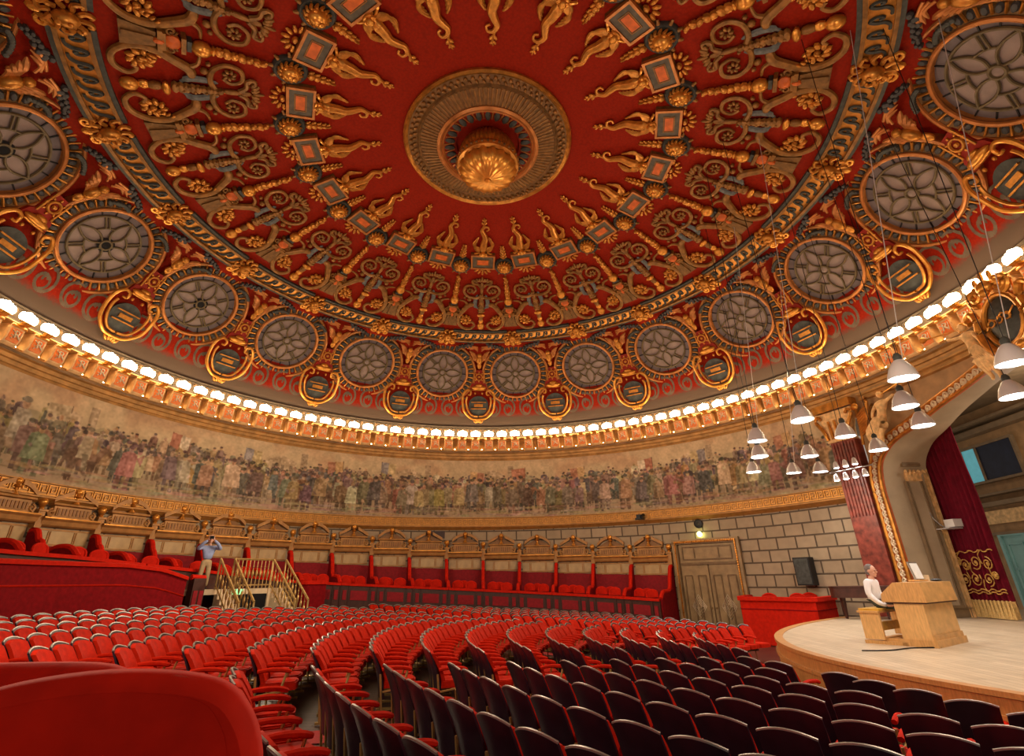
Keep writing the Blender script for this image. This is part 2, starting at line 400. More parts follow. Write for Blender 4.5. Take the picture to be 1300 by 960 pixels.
def p_ell(cx, cy, rx, ry, col, rot=0, al=.92):
    m_ = max(rx, ry); rs_ = region(cx-m_, cx+m_, cy-m_, cy+m_); dx = X[rs_]-cx; dy = Y[rs_]-cy
    u = dx*cos(rot)+dy*sin(rot); v = -dx*sin(rot)+dy*cos(rot)
    paint(np.clip((1.15-np.sqrt((u/rx)**2+(v/ry)**2))*6, 0, 1), rs_, col, al)
def p_poly(pts, col, al=.92):
    xs = [p[0] for p in pts]; ys = [p[1] for p in pts]; rs_ = region(min(xs), max(xs), min(ys), max(ys)); x = X[rs_]; y = Y[rs_]
    ins = np.zeros(x.shape, bool)
    for (xa, ya), (xb, yb) in zip(pts, pts[1:]+pts[:1]):
        if ya == yb: continue
        c = ((ya > y) != (yb > y)) & (x < (xb-xa)*(y-ya)/(yb-ya)+xa); ins ^= c
    paint(ins.astype(float), rs_, col, al)
CLO = [(76,64,56),(88,74,60),(58,60,66),(112,92,66),(74,62,66),(96,84,72),(128,108,78),(50,46,48),(84,66,46),(150,132,102),(168,152,124),(122,74,58),(82,84,70),(92,70,78),(134,104,60)]
def jit(c, k=14): return tuple(v+random.uniform(-k, k) for v in c)
def figure(x, y, h, col=None, big=False):
    col = col or jit(random.choice(CLO)); dk = tuple(v*.62 for v in col); w_ = h*random.uniform(.15,.21); l = random.uniform(-.05,.05)*h
    for s_ in (-1,1): p_poly([(x+s_*w_*.15,y+.5*h),(x+s_*w_*.75,y+.5*h),(x+s_*w_*(.7+.3*random.random()),y),(x+s_*w_*.3,y)], dk)
    p_poly([(x-w_*1.05,y+.3*h),(x+w_*1.05,y+.3*h),(x+w_*.9+l,y+.8*h),(x+w_*.3+l,y+.86*h),(x-w_*.3+l,y+.86*h),(x-w_*.9+l,y+.8*h)], col)
    if random.random() < .6: p_poly([(x-w_*.9+l,y+.8*h),(x-w_*.2+l,y+.82*h),(x-w_*.5,y+.35*h),(x-w_*1.2,y+.3*h)], tuple(v*.75 for v in col))
    if random.random() < .5: p_poly([(x+w_*.6+l,y+.78*h),(x+w_*.9+l,y+.74*h),(x+w_*1.9,y+.6*h+random.uniform(-.1,.3)*h),(x+w_*1.7,y+.56*h)], tuple(v*.9 for v in col))
    p_ell(x+l, y+.91*h, h*.052, h*.07, jit((150,112,82), 14))
    if random.random() < .75: p_ell(x+l, y+.965*h, h*.06, h*.045, jit((52,42,38), 12))
def horse(x, y, h, d, col):
    dk = tuple(v*.7 for v in col)
    p_ell(x, y+.62*h, h*.42, h*.2, col); p_ell(x-d*h*.28, y+.66*h, h*.2, h*.19, dk)
    for q in (-.3,-.2,.22,.32): p_poly([(x+q*h-.05*h,y+.6*h),(x+q*h+.06*h,y+.6*h),(x+(q+random.uniform(-.08,.08))*h+.03*h,y),(x+q*h-.03*h,y)], dk)
    p_poly([(x+d*.2*h,y+.65*h),(x+d*.4*h,y+.6*h),(x+d*.62*h,y+.98*h),(x+d*.45*h,y+1.05*h)], col)
    p_poly([(x+d*.45*h,y+1.06*h),(x+d*.6*h,y+1.02*h),(x+d*.78*h,y+.82*h),(x+d*.68*h,y+.8*h)], col)
    p_poly([(x-d*.38*h,y+.75*h),(x-d*.45*h,y+.7*h),(x-d*.62*h,y+.2*h),(x-d*.5*h,y+.2*h)], dk)
def rider(x, y, h, d, col, cl):
    horse(x, y, h, d, col); p_poly([(x-.2*h,y+.62*h),(x+.18*h,y+.62*h),(x+.14*h,y+1.25*h),(x-.14*h,y+1.25*h)], cl)
    p_poly([(x-.05*h,y+.75*h),(x+.12*h,y+.75*h),(x+.16*h,y+.3*h),(x+.04*h,y+.3*h)], tuple(v*.7 for v in cl)); p_ell(x, y+1.36*h, .075*h, .1*h, (146,108,80)); p_ell(x, y+1.46*h, .09*h, .06*h, tuple(v*.6 for v in cl))
def flag(x, y, h, cols, d=1):
    p_poly([(x-.02,y),(x+.02,y),(x+.03,y+h),(x-.01,y+h)], (70,52,40))
    n_ = len(cols)
    for i, c in enumerate(cols): p_poly([(x+d*.75*i/n_,y+h-.02-.1*i/n_),(x+d*.75*(i+1)/n_,y+h-.1*(i+1)/n_),(x+d*(.75*(i+1)/n_-.05),y+h-.62-.12*(i+1)/n_),(x+d*(.75*i/n_-.03),y+h-.55)], c)
for xb in (18.2, 24.5, 29.0, 39.5, 9.5):      # distant houses and towers
    p_poly([(xb,1.7),(xb+1.3,1.7),(xb+1.3,2.3),(xb+.65,2.55),(xb,2.3)], (158,134,102)); p_poly([(xb+1.5,1.7),(xb+1.8,1.7),(xb+1.8,2.75),(xb+1.5,2.75)], (140,118,90))
    for q in (.2,.6,1.0): p_poly([(xb+q,1.85),(xb+q+.15,1.85),(xb+q+.15,2.1),(xb+q,2.1)], (96,80,64))
for i in range(520): x = random.uniform(-1, LEN+1); figure(x, random.uniform(.95,1.5), random.uniform(.75,1.0))
for x in np.arange(.6, LEN, 3.4): flag(x+random.uniform(-.8,.8), random.uniform(.95,1.2), random.uniform(1.45,1.75), random.choice([[(158,84,60)],[(172,132,78),(150,88,64)],[(112,112,124),(170,148,96)],[(152,78,58),(180,164,138)],[(150,130,96)]]), random.choice([-1,1]))
for i in range(300): x = random.uniform(-1, LEN+1); figure(x, random.uniform(.5,.95), random.uniform(1.0,1.3))
for i in range(90): x = random.uniform(-1, LEN+1); figure(x, random.uniform(.2,.5), random.uniform(1.3,1.7))
big_h = [(.8,(86,66,54),1.5),(4.6,(62,50,46),1.75),(6.9,(76,54,46),1.65),(9.0,(120,98,74),1.5),(11.2,(96,64,46),1.25),(15.5,(92,66,50),1.1),(18.6,(150,132,106),1.15),(21.6,(110,78,58),1.1),(24.8,(100,66,46),1.2),(28.6,(140,120,94),1.1),(31.2,(112,68,44),1.35),(34.5,(90,70,56),1.2),(38.5,(84,66,54),1.25),(43.,(120,96,70),1.3)]
for x, c, hh in big_h: rider(x, .16, hh, random.choice([-1,1]), c, jit(random.choice([(66,64,72),(136,128,104),(122,80,62),(156,138,108),(78,70,66)])))
for i in range(110):
    x = random.uniform(-1, LEN+1)
    if 3.2 < x < 11.5 and random.random() < .85: continue
    figure(x, random.uniform(.08,.3), random.uniform(1.35,1.8))
for i in range(16): x = random.uniform(0, LEN); figure(x, .1, random.uniform(1.4,1.8), jit(random.choice([(140,84,66),(168,138,92),(186,170,142),(96,100,84),(134,98,74)])))
for i in range(420): x = random.uniform(0, LEN); p_ell(x, random.uniform(.02,.5), random.uniform(.15,.6), random.uniform(.02,.06), jit((128,108,84), 24), 0, .55)
for i in range(350): x = random.uniform(0, LEN); p_ell(x, random.uniform(.3,2.2), random.uniform(.02,.07), random.uniform(.03,.12), jit(random.choice([(168,150,120),(90,78,66),(140,112,80),(70,62,58)]), 20), random.uniform(-1,1), .55)
for _ in range(1):
    img[1:-1,1:-1] = (img[1:-1,1:-1]*8+img[:-2,1:-1]+img[2:,1:-1]+img[1:-1,:-2]+img[1:-1,2:])/12
lum = img.mean(2, keepdims=True); img = lum+(img-lum)*.8
img *= (.96+.16*(n2-.5)+.12*(n3-.5))[...,None]
img = img*.74+np.array([140,117,90.])*.26
vig = 1.22
lin = np.clip(img*vig/255, 0, 1)**2.2
gv = []; azs = np.linspace(R_(A0), R_(A1), W_+1); zs = np.linspace(Z(3.1), Z(6.14), H_+1)
gx = 14.385*np.sin(azs); gy = 14.385*np.cos(azs)
V = np.stack([np.tile(gx, H_+1), np.tile(gy, H_+1), np.repeat(zs, W_+1)], 1)
i0 = (np.arange(H_)[:,None]*(W_+1)+np.arange(W_)[None]).ravel(); Fq = np.stack([i0, i0+1, i0+W_+2, i0+W_+1], 1)
ms = bpy.data.meshes.new('mural'); ms.vertices.add(len(V)); ms.vertices.foreach_set('co', V.ravel()); ms.loops.add(Fq.size); ms.loops.foreach_set('vertex_index', Fq.ravel().astype(np.int32))
ms.polygons.add(len(Fq)); ms.polygons.foreach_set('loop_start', (np.arange(len(Fq))*4).astype(np.int32)); ms.update(calc_edges=True)
ca = ms.attributes.new('Col', 'FLOAT_COLOR', 'FACE'); ca.data.foreach_set('color', np.concatenate([lin.reshape(-1,3), np.ones((len(Fq),1))], 1).astype(np.float32).ravel())
ms.materials.append(M['mural_paint'])
mu = bpy.data.objects.new('mural', ms); COL.objects.link(mu)
tag(mu, 'long painted mural of a crowd with horses and flags round the curved wall', 'painting')

# ================================================================== DOME ORNAMENT
def order(azs): return sorted(azs, reverse=True)
AZ_W = order([7+18*k for k in range(-9, 11)]); AZ_L = order([16+18*k for k in range(-10, 10)])
def scatter(proto, azs, r0, label, cat, group, place=None, test=None, m=60):
    """copies of one ornament round the dome; the ones the view does not reach are left out"""
    freeze(proto); n = 0; vis = [a for a in azs if (test(a) if test else seen(cyl(a, r0, Z(Zd(r0))), m))]
    for i, a in enumerate(vis):
        o = proto if i == 0 else copy_tree(proto)
        (place or dome_place)(o, a, r0) if place is None else place(o, a)
        tag(o, label % nth(i+1), cat, group)
    return len(vis)

# --- central rosette with hanging boss
ro = empty('dome_rosette', Matrix.Translation((0,0,Z(14.06)))); tag(ro, 'great ringed gilt rosette with a hanging boss at the crown of the dome', 'ceiling rosette')
MB().lathe([(2.74,-.08),(2.7,-.08),(2.66,-.1),(2.42,-.1)], 96).build('leaf_ground', 'gold_dark', ro)
MB().lathe([(2.9,.02),(2.9,-.1),(2.84,-.16),(2.78,-.1),(2.74,-.07)], 96).build('outer_frame', 'gold', ro)
MB().lathe([(2.44,-.1),(2.38,-.17),(2.32,-.12)], 96).build('middle_frame', 'gold_dark', ro)
b = MB()
for k in range(72):
    a = 2*PI*k/72
    b.ell((2.64*cos(a), 2.64*sin(a), -.12), (.07,.07,.05), 6, 4, rz=a+.6); b.ell((2.52*cos(a+.04), 2.52*sin(a+.04), -.13), (.085,.05,.05), 6, 4, rz=a-.5)
b.build('leaf_band', 'gold_olive', ro)
MB().lathe([(2.33,-.11),(1.72,-.2)], 240, wob=lambda a, i: .0).build('flute_ground', 'gold_dark', ro)
b = MB()
for k in range(100):
    a = 2*PI*k/100; b.tube([(2.31*cos(a),2.31*sin(a),-.12),(1.76*cos(a),1.76*sin(a),-.205)], [.033,.022], 5, flat=.8)
b.build('fluting', 'gold_olive', ro)
MB().lathe([(1.76,-.17),(1.76,-.25),(1.68,-.3),(1.6,-.25),(1.58,-.2),(1.54,-.24),(1.5,-.18)], 80).build('inner_frame', 'copper_rim', ro)
MB().lathe([(1.52,-.18),(1.1,-.02)], 64).build('egg_ground', 'red_flat', ro)
b = MB()
for k in range(28):
    a = 2*PI*k/28; b.ell((1.33*cos(a),1.33*sin(a),-.14), (.19,.10,.08), 8, 5, rz=a, rx=0)
b.build('egg_moulding', 'dark_green', ro)
b = MB()
for k in range(28):
    a = 2*PI*(k+.5)/28; b.tube([(1.5*cos(a),1.5*sin(a),-.2),(1.16*cos(a),1.16*sin(a),-.08)], [.035,.02], 5)
b.build('dart_moulding', 'copper_rim', ro)
pd = MB().lathe([(.72,.05),(.84,-.12),(.96,-.4),(.98,-.62),(.88,-.78)], 168, wob=lambda a, i: .03*cos(a*42)).build('boss_drum', 'gold', ro)
b = MB().lathe([(.86,-.76),(1.02,-.8),(1.08,-.9),(1.04,-1.02),(.92,-1.06)], 64); b.build('boss_ring', 'gold', ro)
b = MB()
for k in range(36):
    a = 2*PI*k/36; b.ell((1.07*cos(a),1.07*sin(a),-.93), (.05,.05,.045), 6, 4)
b.build('bead_moulding', 'gold_dark', ro)
MB().lathe([(.92,-1.04),(.96,-1.14),(.91,-1.28),(.76,-1.43),(.5,-1.54),(.2,-1.58),(.12,-1.6),(.1,-1.66),(.001,-1.68)], 96, wob=lambda a, i: (.045*cos(a*18) if i < 6 else 0)).build('boss_bowl', 'gold_bright', ro)

# --- winged sea-figures pointing at the rosette
p = empty('winged_relief'); fn = dome_fn(5.62)
b = MB(); b.tube(bez([(0,.1,.12),(0,.35,.16),(.02,.62,.14),(.07,.9,.11),(-.02,1.15,.09),(-.09,1.32,.08),(.0,1.5,.07),(.16,1.5,.07),(.2,1.36,.07),(.1,1.3,.08)], 5), [ .13+.0*i if i < 5 else max(.035,.19-.0042*i) for i in range(46)], 8, flat=.8)
b.tube(bez([(-.06,1.42,.06),(-.01,1.6,.07),(.02,1.78,.06),(-.01,1.98,.04)], 4), [.05,.05,.05,.045,.045,.04,.04,.05,.05,.04,.03,.03,.015], 6)
b.build('body', 'gold', p, fn=fn)
b = MB()
for s_ in (-1,1): b.ell((s_*.06,1.7,.07),(.05,.09,.04),6,4,rz=-s_*.6); b.ell((s_*.05,1.86,.06),(.04,.07,.03),6,4,rz=-s_*.6)
b.build('tail_leaf', 'gold_bright', p, fn=fn)
for s_ in (-1,1):
    b = MB()
    for q in range(5):
        b.tube(bez([(s_*.1,.22+.03*q,.14),(s_*(.28+.035*q),.2+.07*q,.14-.01*q),(s_*(.38-.01*q),.38+.09*q,.1),(s_*(.33-.03*q),.52+.1*q,.05)], 4), [.04]*4+[.055]*4+[.04]*4+[.02], 6, flat=.6)
    b.build('wing', 'gold', p, fn=fn)
b = MB(); b.ell((0,.12,.27),(.115,.14,.13),8,6); b.ell((0,.02,.2),(.2,.09,.1),8,4)
for s_ in (-1,1): b.ell((s_*.12,.1,.25),(.07,.09,.07),6,4); b.tube(bez([(s_*.16,.14,.15),(s_*.3,.06,.15),(s_*.38,.02,.12)],3), .045, 6)
b.build('head', 'gold_bright', p, fn=fn)
scatter(p, AZ_L, 5.62, 'gilded winged sea-figure relief pointing to the dome rosette, %s from the stage end', 'relief figure', 'winged relief figures round the rosette', test=lambda a: seen(cyl(a,4.9,Z(13.75)), 30))

# --- picture-frame panels
p = empty('framed_panel'); fn = dome_fn(6.06)
b = MB(); b.prism([(-.54,-.4),(.54,-.4),(.54,.4),(-.54,.4)], 0, .16); b.build('backing', 'gold_dark', p, fn=fn)
b = MB()
for c, dd in (((0,.37,.17),(1.08,.075,.1)),((0,-.37,.17),(1.08,.075,.1)),((.505,0,.17),(.075,.7,.1)),((-.505,0,.17),(.075,.7,.1))): b.box(c, dd)
b.build('frame', 'copper_rim', p, fn=fn)
b = MB().box((0,0,.17),(.92,.66,.04)); b.build('field', 'panel_grey', p, fn=fn)
b = MB()
for c, dd in (((0,.16,.2),(.58,.03,.03)),((0,-.16,.2),(.58,.03,.03)),((.29,0,.2),(.03,.34,.03)),((-.29,0,.2),(.03,.34,.03))): b.box(c, dd)
b.build('inner_frame', 'gold_olive', p, fn=fn)
MB().box((0,0,.2),(.5,.26,.03)).build('centre_plate', 'orange', p, fn=fn)
b = MB()
for q in range(7): a = PI+PI*q/6; b.ell((.3*cos(a)*1.1,-.44+.26*sin(a),.08),(.06,.13,.05),6,4,rz=a-PI/2)
b.ell((0,-.47,.1),(.12,.08,.08),8,4); b.build('shell_fan', 'gold', p, fn=fn)
scatter(p, AZ_L, 6.06, 'framed rectangular panel with orange plate on the dome, %s from the stage end', 'ceiling panel', 'framed panels on the dome', test=lambda a: seen(cyl(a,6.06,Z(13.5)), 20))

# --- lion masks between the panels
p = empty('lion_mask'); fn = dome_fn(6.4)
MB().lathe([(.46,0),(.46,.08),(.42,.13),(.36,.1),(.001,.08)], 24).build('disc', 'dark_green', p, fn=fn)
b = MB()
for q in range(14): a = 2*PI*q/14; b.tube(bez([(.2*cos(a),.2*sin(a),.16),(.28*cos(a+.2),.28*sin(a+.2),.2),(.33*cos(a),.33*sin(a),.12)],3), [.05]*4+[.04]*2+[.02], 5)
b.build('mane', 'gold', p, fn=fn)
b = MB(); b.ell((0,0,.22),(.23,.26,.18),10,6); b.ell((0,.07,.37),(.09,.08,.07),8,4); b.ell((0,-.08,.31),(.1,.06,.05),8,4)
for s_ in (-1,1): b.ell((s_*.09,-.02,.31),(.04,.05,.04),6,4); b.ell((s_*.16,-.16,.24),(.06,.06,.05),6,4)
b.build('face', 'gold_bright', p, fn=fn)
b = MB()
for q, (y, rx) in enumerate(((.56,.1),(.72,.085),(.88,.07),(1.02,.05),(1.14,.03))):
    b.ell((0,y,.1),(rx,.11,.07),8,4)
    for s_ in (-1,1): b.ell((s_*rx,y-.02,.07),(.05,.1,.04),6,4,rz=-s_*.5)
b.build('leaf_drop', 'gold', p, fn=fn)
b = MB()
for q in range(5): a = PI+PI*(q+.5)/5; b.ell((.45*cos(a),.05+.5*sin(a),.07),(.06,.15,.05),6,4,rz=a-PI/2)
b.build('palmette', 'gold_olive', p, fn=fn)
scatter(p, AZ_W, 6.4, 'gilded lion mask on a dark disc on the dome, %s from the stage end', 'mask', 'lion masks on the dome', test=lambda a: seen(cyl(a,6.4,Z(13.4)), 20))

# --- urns on brackets between the arabesques
p = empty('gilded_urn'); r0 = 10.35; fn = dome_fn(r0)
b = MB(); b.prism([(-.34,.25),(.34,.25),(.2,.95),(-.2,.95)], 0, .2); b.prism([(-.1,.3),(.1,.3),(.1,.9),(-.1,.9)], .2, .25); b.build('pedestal', 'gold_dark', p, fn=fn)
b = MB(); b.box((0,1.02,.12),(.62,.1,.28)); b.box((0,1.1,.12),(.5,.08,.24)); b.box((0,1.5,.12),(.46,.1,.24))
for s_ in (-1,1): b.tube(spiral(s_*.27,1.25,.13,.03,PI/2,s_*1.4,14,.12),.035,5)
b.build('bracket', 'gold_olive', p, fn=fn)
b = MB(); b.ell((0,1.28,.14),(.2,.2,.14),10,5); b.ell((0,1.0,.22),(.08,.14,.08),8,4); b.build('cup', 'orange', p, fn=fn)
b = MB(); b.box((0,1.62,.1),(.3,.1,.2)); b.build('plinth', 'dark_green', p, fn=fn)
b = MB(); b.ell((0,1.88,.16),(.21,.24,.18),10,6); b.ell((0,2.13,.13),(.14,.06,.12),8,4); b.build('vase', 'gold_bright', p, fn=fn)
b = MB()
for q in range(7):
    y = 2.26+.17*q; w_ = .15-.012*q+(.03 if q % 2 else 0); b.ell((0,y,.12),(w_,.12,.1),8,4,rz=.35); b.ell((.07 if q % 2 else -.07,y+.05,.14),(.06,.06,.06),6,4)
b.build('leafy_shaft', 'gold', p, fn=fn)
scatter(p, AZ_W, r0, 'gilded urn on a bracketed pedestal on the dome, %s from the stage end', 'urn', 'urns between the dome arabesques', test=lambda a: seen(cyl(a,8.6,Z(12.85)), 40))

# --- arabesque scrollwork fields
p = empty('scrollwork_relief'); r0 = 10.42; fn = dome_fn(r0)
def band(b, pts, r, n=6, fl=.8): b.tube(pts, r, n, flat=fl)
for s_ in (-1,1):
    b = MB()
    pts = bez([(s_*.34,1.72,.1),(s_*.62,1.66,.12),(s_*.86,1.36,.13),(s_*1.12,.95,.12),(s_*1.17,.5,.12),(s_*.92,.14,.12),(s_*.56,.1,.12),(s_*.34,.34,.12),(s_*.46,.56,.12),(s_*.6,.48,.12)], 5)
    wd = [.06,.09,.11,.12,.125,.13,.13,.128,.125,.12]
    band(b, pts, [wd[i] if i < 10 else max(.04, .12-.0022*(i-10)) for i in range(len(pts))], 8, .8)
    band(b, bez([(s_*.66,1.6,.12),(s_*.8,1.86,.12),(s_*1.08,1.92,.1)],5), [.08-.005*i for i in range(11)], 6)
    b.build('lower_scroll', 'gold_olive', p, fn=fn)
    b = MB()
    for q in range(9):
        a = 2*PI*q/9; b.ell((s_*.78+.2*cos(a),.68+.22*sin(a),.1),(.13,.075,.07),6,4,rz=a+.5)
    b.ell((s_*.78,.68,.12),(.09,.09,.08),8,5)
    for q in range(5): b.ell((s_*(.98-.05*q),1.06-.1*q+.0,.17),(.09,.04,.05),6,4,rz=-s_*.9)
    b.build('acanthus_rosette', 'gold', p, fn=fn)
    b = MB(); pts = bez([(s_*.06,2.2,.1),(s_*.3,2.12,.1),(s_*.66,2.2,.1),(s_*.86,2.5,.1),(s_*.74,2.84,.1),(s_*.42,2.88,.1),(s_*.28,2.62,.1),(s_*.42,2.42,.1)], 5)
    band(b, pts, [.085-.0012*i for i in range(len(pts))], 7)
    for q in range(7): a = 2*PI*q/7; b.ell((s_*.56+.11*cos(a),2.58+.11*sin(a),.1),(.08,.05,.06),6,4,rz=a+.4)
    b.ell((s_*.6,2.0,.1),(.1,.1,.09),8,5); b.ell((s_*.82,2.1,.08),(.07,.07,.06),6,4)
    b.build('upper_scroll', 'gold_olive', p, fn=fn)
    b = MB(); band(b, bez([(s_*.16,1.45,.08),(s_*.3,1.62,.12),(s_*.3,1.9,.1),(s_*.2,2.3,.06)],4), [.05]*3+[.1]*7+[.06]*2+[.02], 6, .5); b.build('blue_leaf', 'blue_grey', p, fn=fn)
    b = MB(); band(b, bez([(s_*.05,2.8,.1),(s_*.2,2.98,.1),(s_*.42,3.0,.1),(s_*.45,3.18,.1),(s_*.3,3.2,.1)],4), [.075-.002*i for i in range(17)], 6)
    for q in range(4): b.ell((s_*(.1+.1*q),3.2+.04*q-.03*q*q,.08),(.065,.13,.05),6,4,rz=-s_*(.3+.3*q))
    b.build('palmette', 'gold_olive', p, fn=fn)
b = MB(); b.ell((0,.32,.14),(.19,.22,.15),10,6); b.ell((0,.62,.12),(.13,.14,.1),8,5)
b.build('base_bulb', 'gold_bright', p, fn=fn)
b = MB(); b.ell((0,.86,.12),(.12,.2,.12),8,5); b.ell((0,1.1,.14),(.18,.08,.12),10,4)
for q in range(9): y = 1.3+.13*q; b.ell((0,y,.12),(.2-.014*q,.1,.1),8,4); b.ell((.07*(1 if q % 2 else -1),y+.05,.18),(.05,.05,.05),6,4)
b.ell((0,2.62,.1),(.08,.3,.07),8,6); b.ell((0,2.95,.1),(.08,.16,.06),8,5); b.ell((0,3.28,.08),(.05,.16,.05),8,5)
b.build('stem', 'gold_olive', p, fn=fn)
b = MB().ell((0,1.1,.2),(.2,.1,.1),10,5); b.build('stem_clasp', 'gold_bright', p, fn=fn)
scatter(p, AZ_L, r0, 'olive-gold scrolling arabesque relief on the dome, %s from the stage end', 'relief ornament', 'arabesque reliefs round the dome', test=lambda a: seen(cyl(a,8.6,Z(12.85)), 70))

# --- wave-scroll frieze segments with bosses at their joints
p = empty('wave_frieze'); r0 = 10.95; fn = dome_fn(r0); hw = r0*R_(9)-.32
def strip(b, y0, y1, h0, h1, n=14):
    for k in range(n):
        x0 = -hw+2*hw*k/n; x1 = -hw+2*hw*(k+1)/n
        b.add([(x0,y0,h0),(x1,y0,h0),(x1,y1,h0),(x0,y1,h0),(x0,y0,h1),(x1,y0,h1),(x1,y1,h1),(x0,y1,h1)], [(4,5,6,7),(0,1,5,4),(2,3,7,6)])
b = MB(); strip(b, -.33, .33, -.04, .07); b.build('board', 'gold', p, fn=fn, smooth=0)
for y in (-.30,.30):
    b = MB(); strip(b, y-.045, y+.045, 0, .16); b.build('edge_rail', 'gold_olive', p, fn=fn, smooth=0)
for y in (-.40,.40):
    b = MB(); strip(b, y-.055, y+.055, -.04, .12); b.build('dark_fillet', 'dark_green', p, fn=fn, smooth=0)
b = MB(); nw = 7; L_ = 2*hw/nw
for k in range(nw):
    c = -hw+L_*(k+.5)
    pts = bez([(c-L_*.62,-.2,.1),(c-L_*.3,-.19,.1),(c-L_*.05,-.08,.1),(c+L_*.05,.1,.1),(c+L_*.22,.2,.1),(c+L_*.4,.12,.1),(c+L_*.4,-.02,.1),(c+L_*.26,-.06,.1),(c+L_*.2,.03,.1)], 3)
    b.tube([(x,y,.075) for x,y,z in pts], [.04]*4+[.05]*8+[.042]*4+[.035]*(len(pts)-16), 5)
b.build('wave_scroll', 'dark_green', p, fn=fn)
scatter(p, AZ_L, r0, 'straight gilt wave-scroll frieze on the dome, %s length from the stage end', 'frieze', 'wave frieze lengths round the dome', test=lambda a: seen(cyl(a,r0,Z(Zd(r0))), 90))
p = empty('frieze_boss'); r0 = 11.0; fn = dome_fn(r0)
b = MB(); b.ell((0,.02,.22),(.2,.25,.18),10,6); b.ell((0,-.1,.36),(.1,.07,.06),8,4); b.ell((0,.1,.37),(.07,.06,.05),8,4); b.build('face', 'gold', p, fn=fn)
b = MB()
for q in range(10):
    a = 2*PI*q/10; pts = bez([(.2*cos(a),.24*sin(a),.12),(.38*cos(a+.2),.42*sin(a+.2),.16),(.46*cos(a-.1),.5*sin(a-.1),.12),(.36*cos(a-.2),.42*sin(a-.2),.12)], 3); b.tube(pts, [.06]*5+[.05]*4+[.03], 6)
b.build('acanthus', 'gold', p, fn=fn)
b = MB()
for s_ in (-1,1): b.tube(spiral(s_*.32,-.42,.17,.03,PI/2,s_*1.3,12,.12),.05,6)
b.ell((0,-.5,.12),(.12,.16,.09),8,4); b.build('volute', 'gold_bright', p, fn=fn)
scatter(p, AZ_W, r0, 'gilded mask boss joining the wave friezes on the dome, %s from the stage end', 'boss', 'bosses on the wave frieze', test=lambda a: seen(cyl(a,r0,Z(Zd(r0))), 30))

# --- round tracery windows
WR, WZ, WT = 13.22, 10.86, R_(47)
p = empty('round_window')
def tor(R0, r, n=72, m_=8, z=0, sy=1.): return [Vector((R0*cos(2*PI*k/n), R0*sin(2*PI*k/n), z)) for k in range(n)]
b = MB(); b.tube(tor(1.83,0,z=.24), .06, 8, closed=True); b.lathe([(1.86,.24),(1.86,-.1)], 72); b.build('outer_rim', 'copper_rim', p)
b = MB().lathe([(1.78,.22),(1.6,.12),(1.40,.2)], 72); b.build('egg_ground', 'gold_dark', p)
b = MB()
for k in range(38):
    a = 2*PI*k/38; b.ell((1.585*cos(a),1.585*sin(a),.19),(.135,.088,.07),8,4,rz=a)
b.build('egg_moulding', 'egg_dark', p)
b = MB()
for k in range(38):
    a = 2*PI*(k+.5)/38; b.tube([(1.74*cos(a),1.74*sin(a),.24),(1.46*cos(a),1.46*sin(a),.2)], [.035,.028], 5)
b.build('dart_moulding', 'gold', p)
b = MB(); b.tube(tor(1.37,0,z=.24), .065, 8, closed=True); b.lathe([(1.36,.24),(1.32,.08)], 72); b.build('inner_rim', 'copper_rim', p)
MB().lathe([(1.35,.09),(1.06,.07)], 64).build('border_glass', 'pane_lilac', p)
b = MB()
for k in range(18):
    a = 2*PI*k/18; b.box((1.2*cos(a),1.2*sin(a),.10),(.27,.035,.03),rz=a)
b.build('border_tracery', 'black', p)
MB().lathe([(1.06,.075),(.001,.075)], 48).build('rose_glass', 'pane', p)
b = MB(); b.tube(tor(1.06,0,64,z=.11), .045, 6, closed=True); b.tube(tor(.17,0,24,z=.13), .05, 6, closed=True)
for k in range(4):
    c, s_ = cos(PI/2*k), sin(PI/2*k)
    for sg in (-1,1):
        pts = bez([(.14,0,.12),(.38,sg*.18,.12),(.66,sg*.2,.12),(.9,sg*.1,.12),(1.05,0,.12)], 4); b.tube([(v.x*c-v.y*s_, v.x*s_+v.y*c, v.z) for v in pts], .038, 6)
    a0 = PI/2*k+.32; a1 = PI/2*(k+1)-.32
    pts = [Vector((.62*cos(a0+(a1-a0)*q/8),.62*sin(a0+(a1-a0)*q/8),.12)) for q in range(9)]; b.tube(pts, .034, 6)
    a = PI/2*k+PI/4
    for da in (-.18,.18): b.tube([(.62*cos(a+da),.62*sin(a+da),.12),(1.05*cos(a+da*.5),1.05*sin(a+da*.5),.12)] if da < 0 else [(.62*cos(a),.62*sin(a),.12),(1.05*cos(a),1.05*sin(a),.12)], .032, 6)
b.build('tracery', 'tracery', p)
hub = MB().lathe([(.17,.1),(.1,.14),(.001,.15)], 20).build('hub', 'pane', p)
def place_window(o, a): o.matrix_world = tilt_frame(a, WR, WZ, WT, 0)
freeze(p); vis = [a for a in AZ_W if seen(cyl(a, WR, Z(WZ)), 130)]
for i, a in enumerate(vis):
    o = p if i == 0 else copy_tree(p); place_window(o, a)
    extra = ''
    if a in (-101, -83, -65):        # the lamp hole stands open in these
        hb = [c for c in o.children if c.name.startswith('hub')][0]; bpy.data.objects.remove(hb)
        MB().lathe([(.27,.13),(.2,.155),(.001,.155)], 20).build('open_hub', 'black_hole', o); extra = ' and open black hub'
    tag(o, 'round gilt-rimmed rose window%s in the dome, %s from the stage end' % (extra, nth(i+1)), 'window', 'rose windows round the dome', kind='thing')

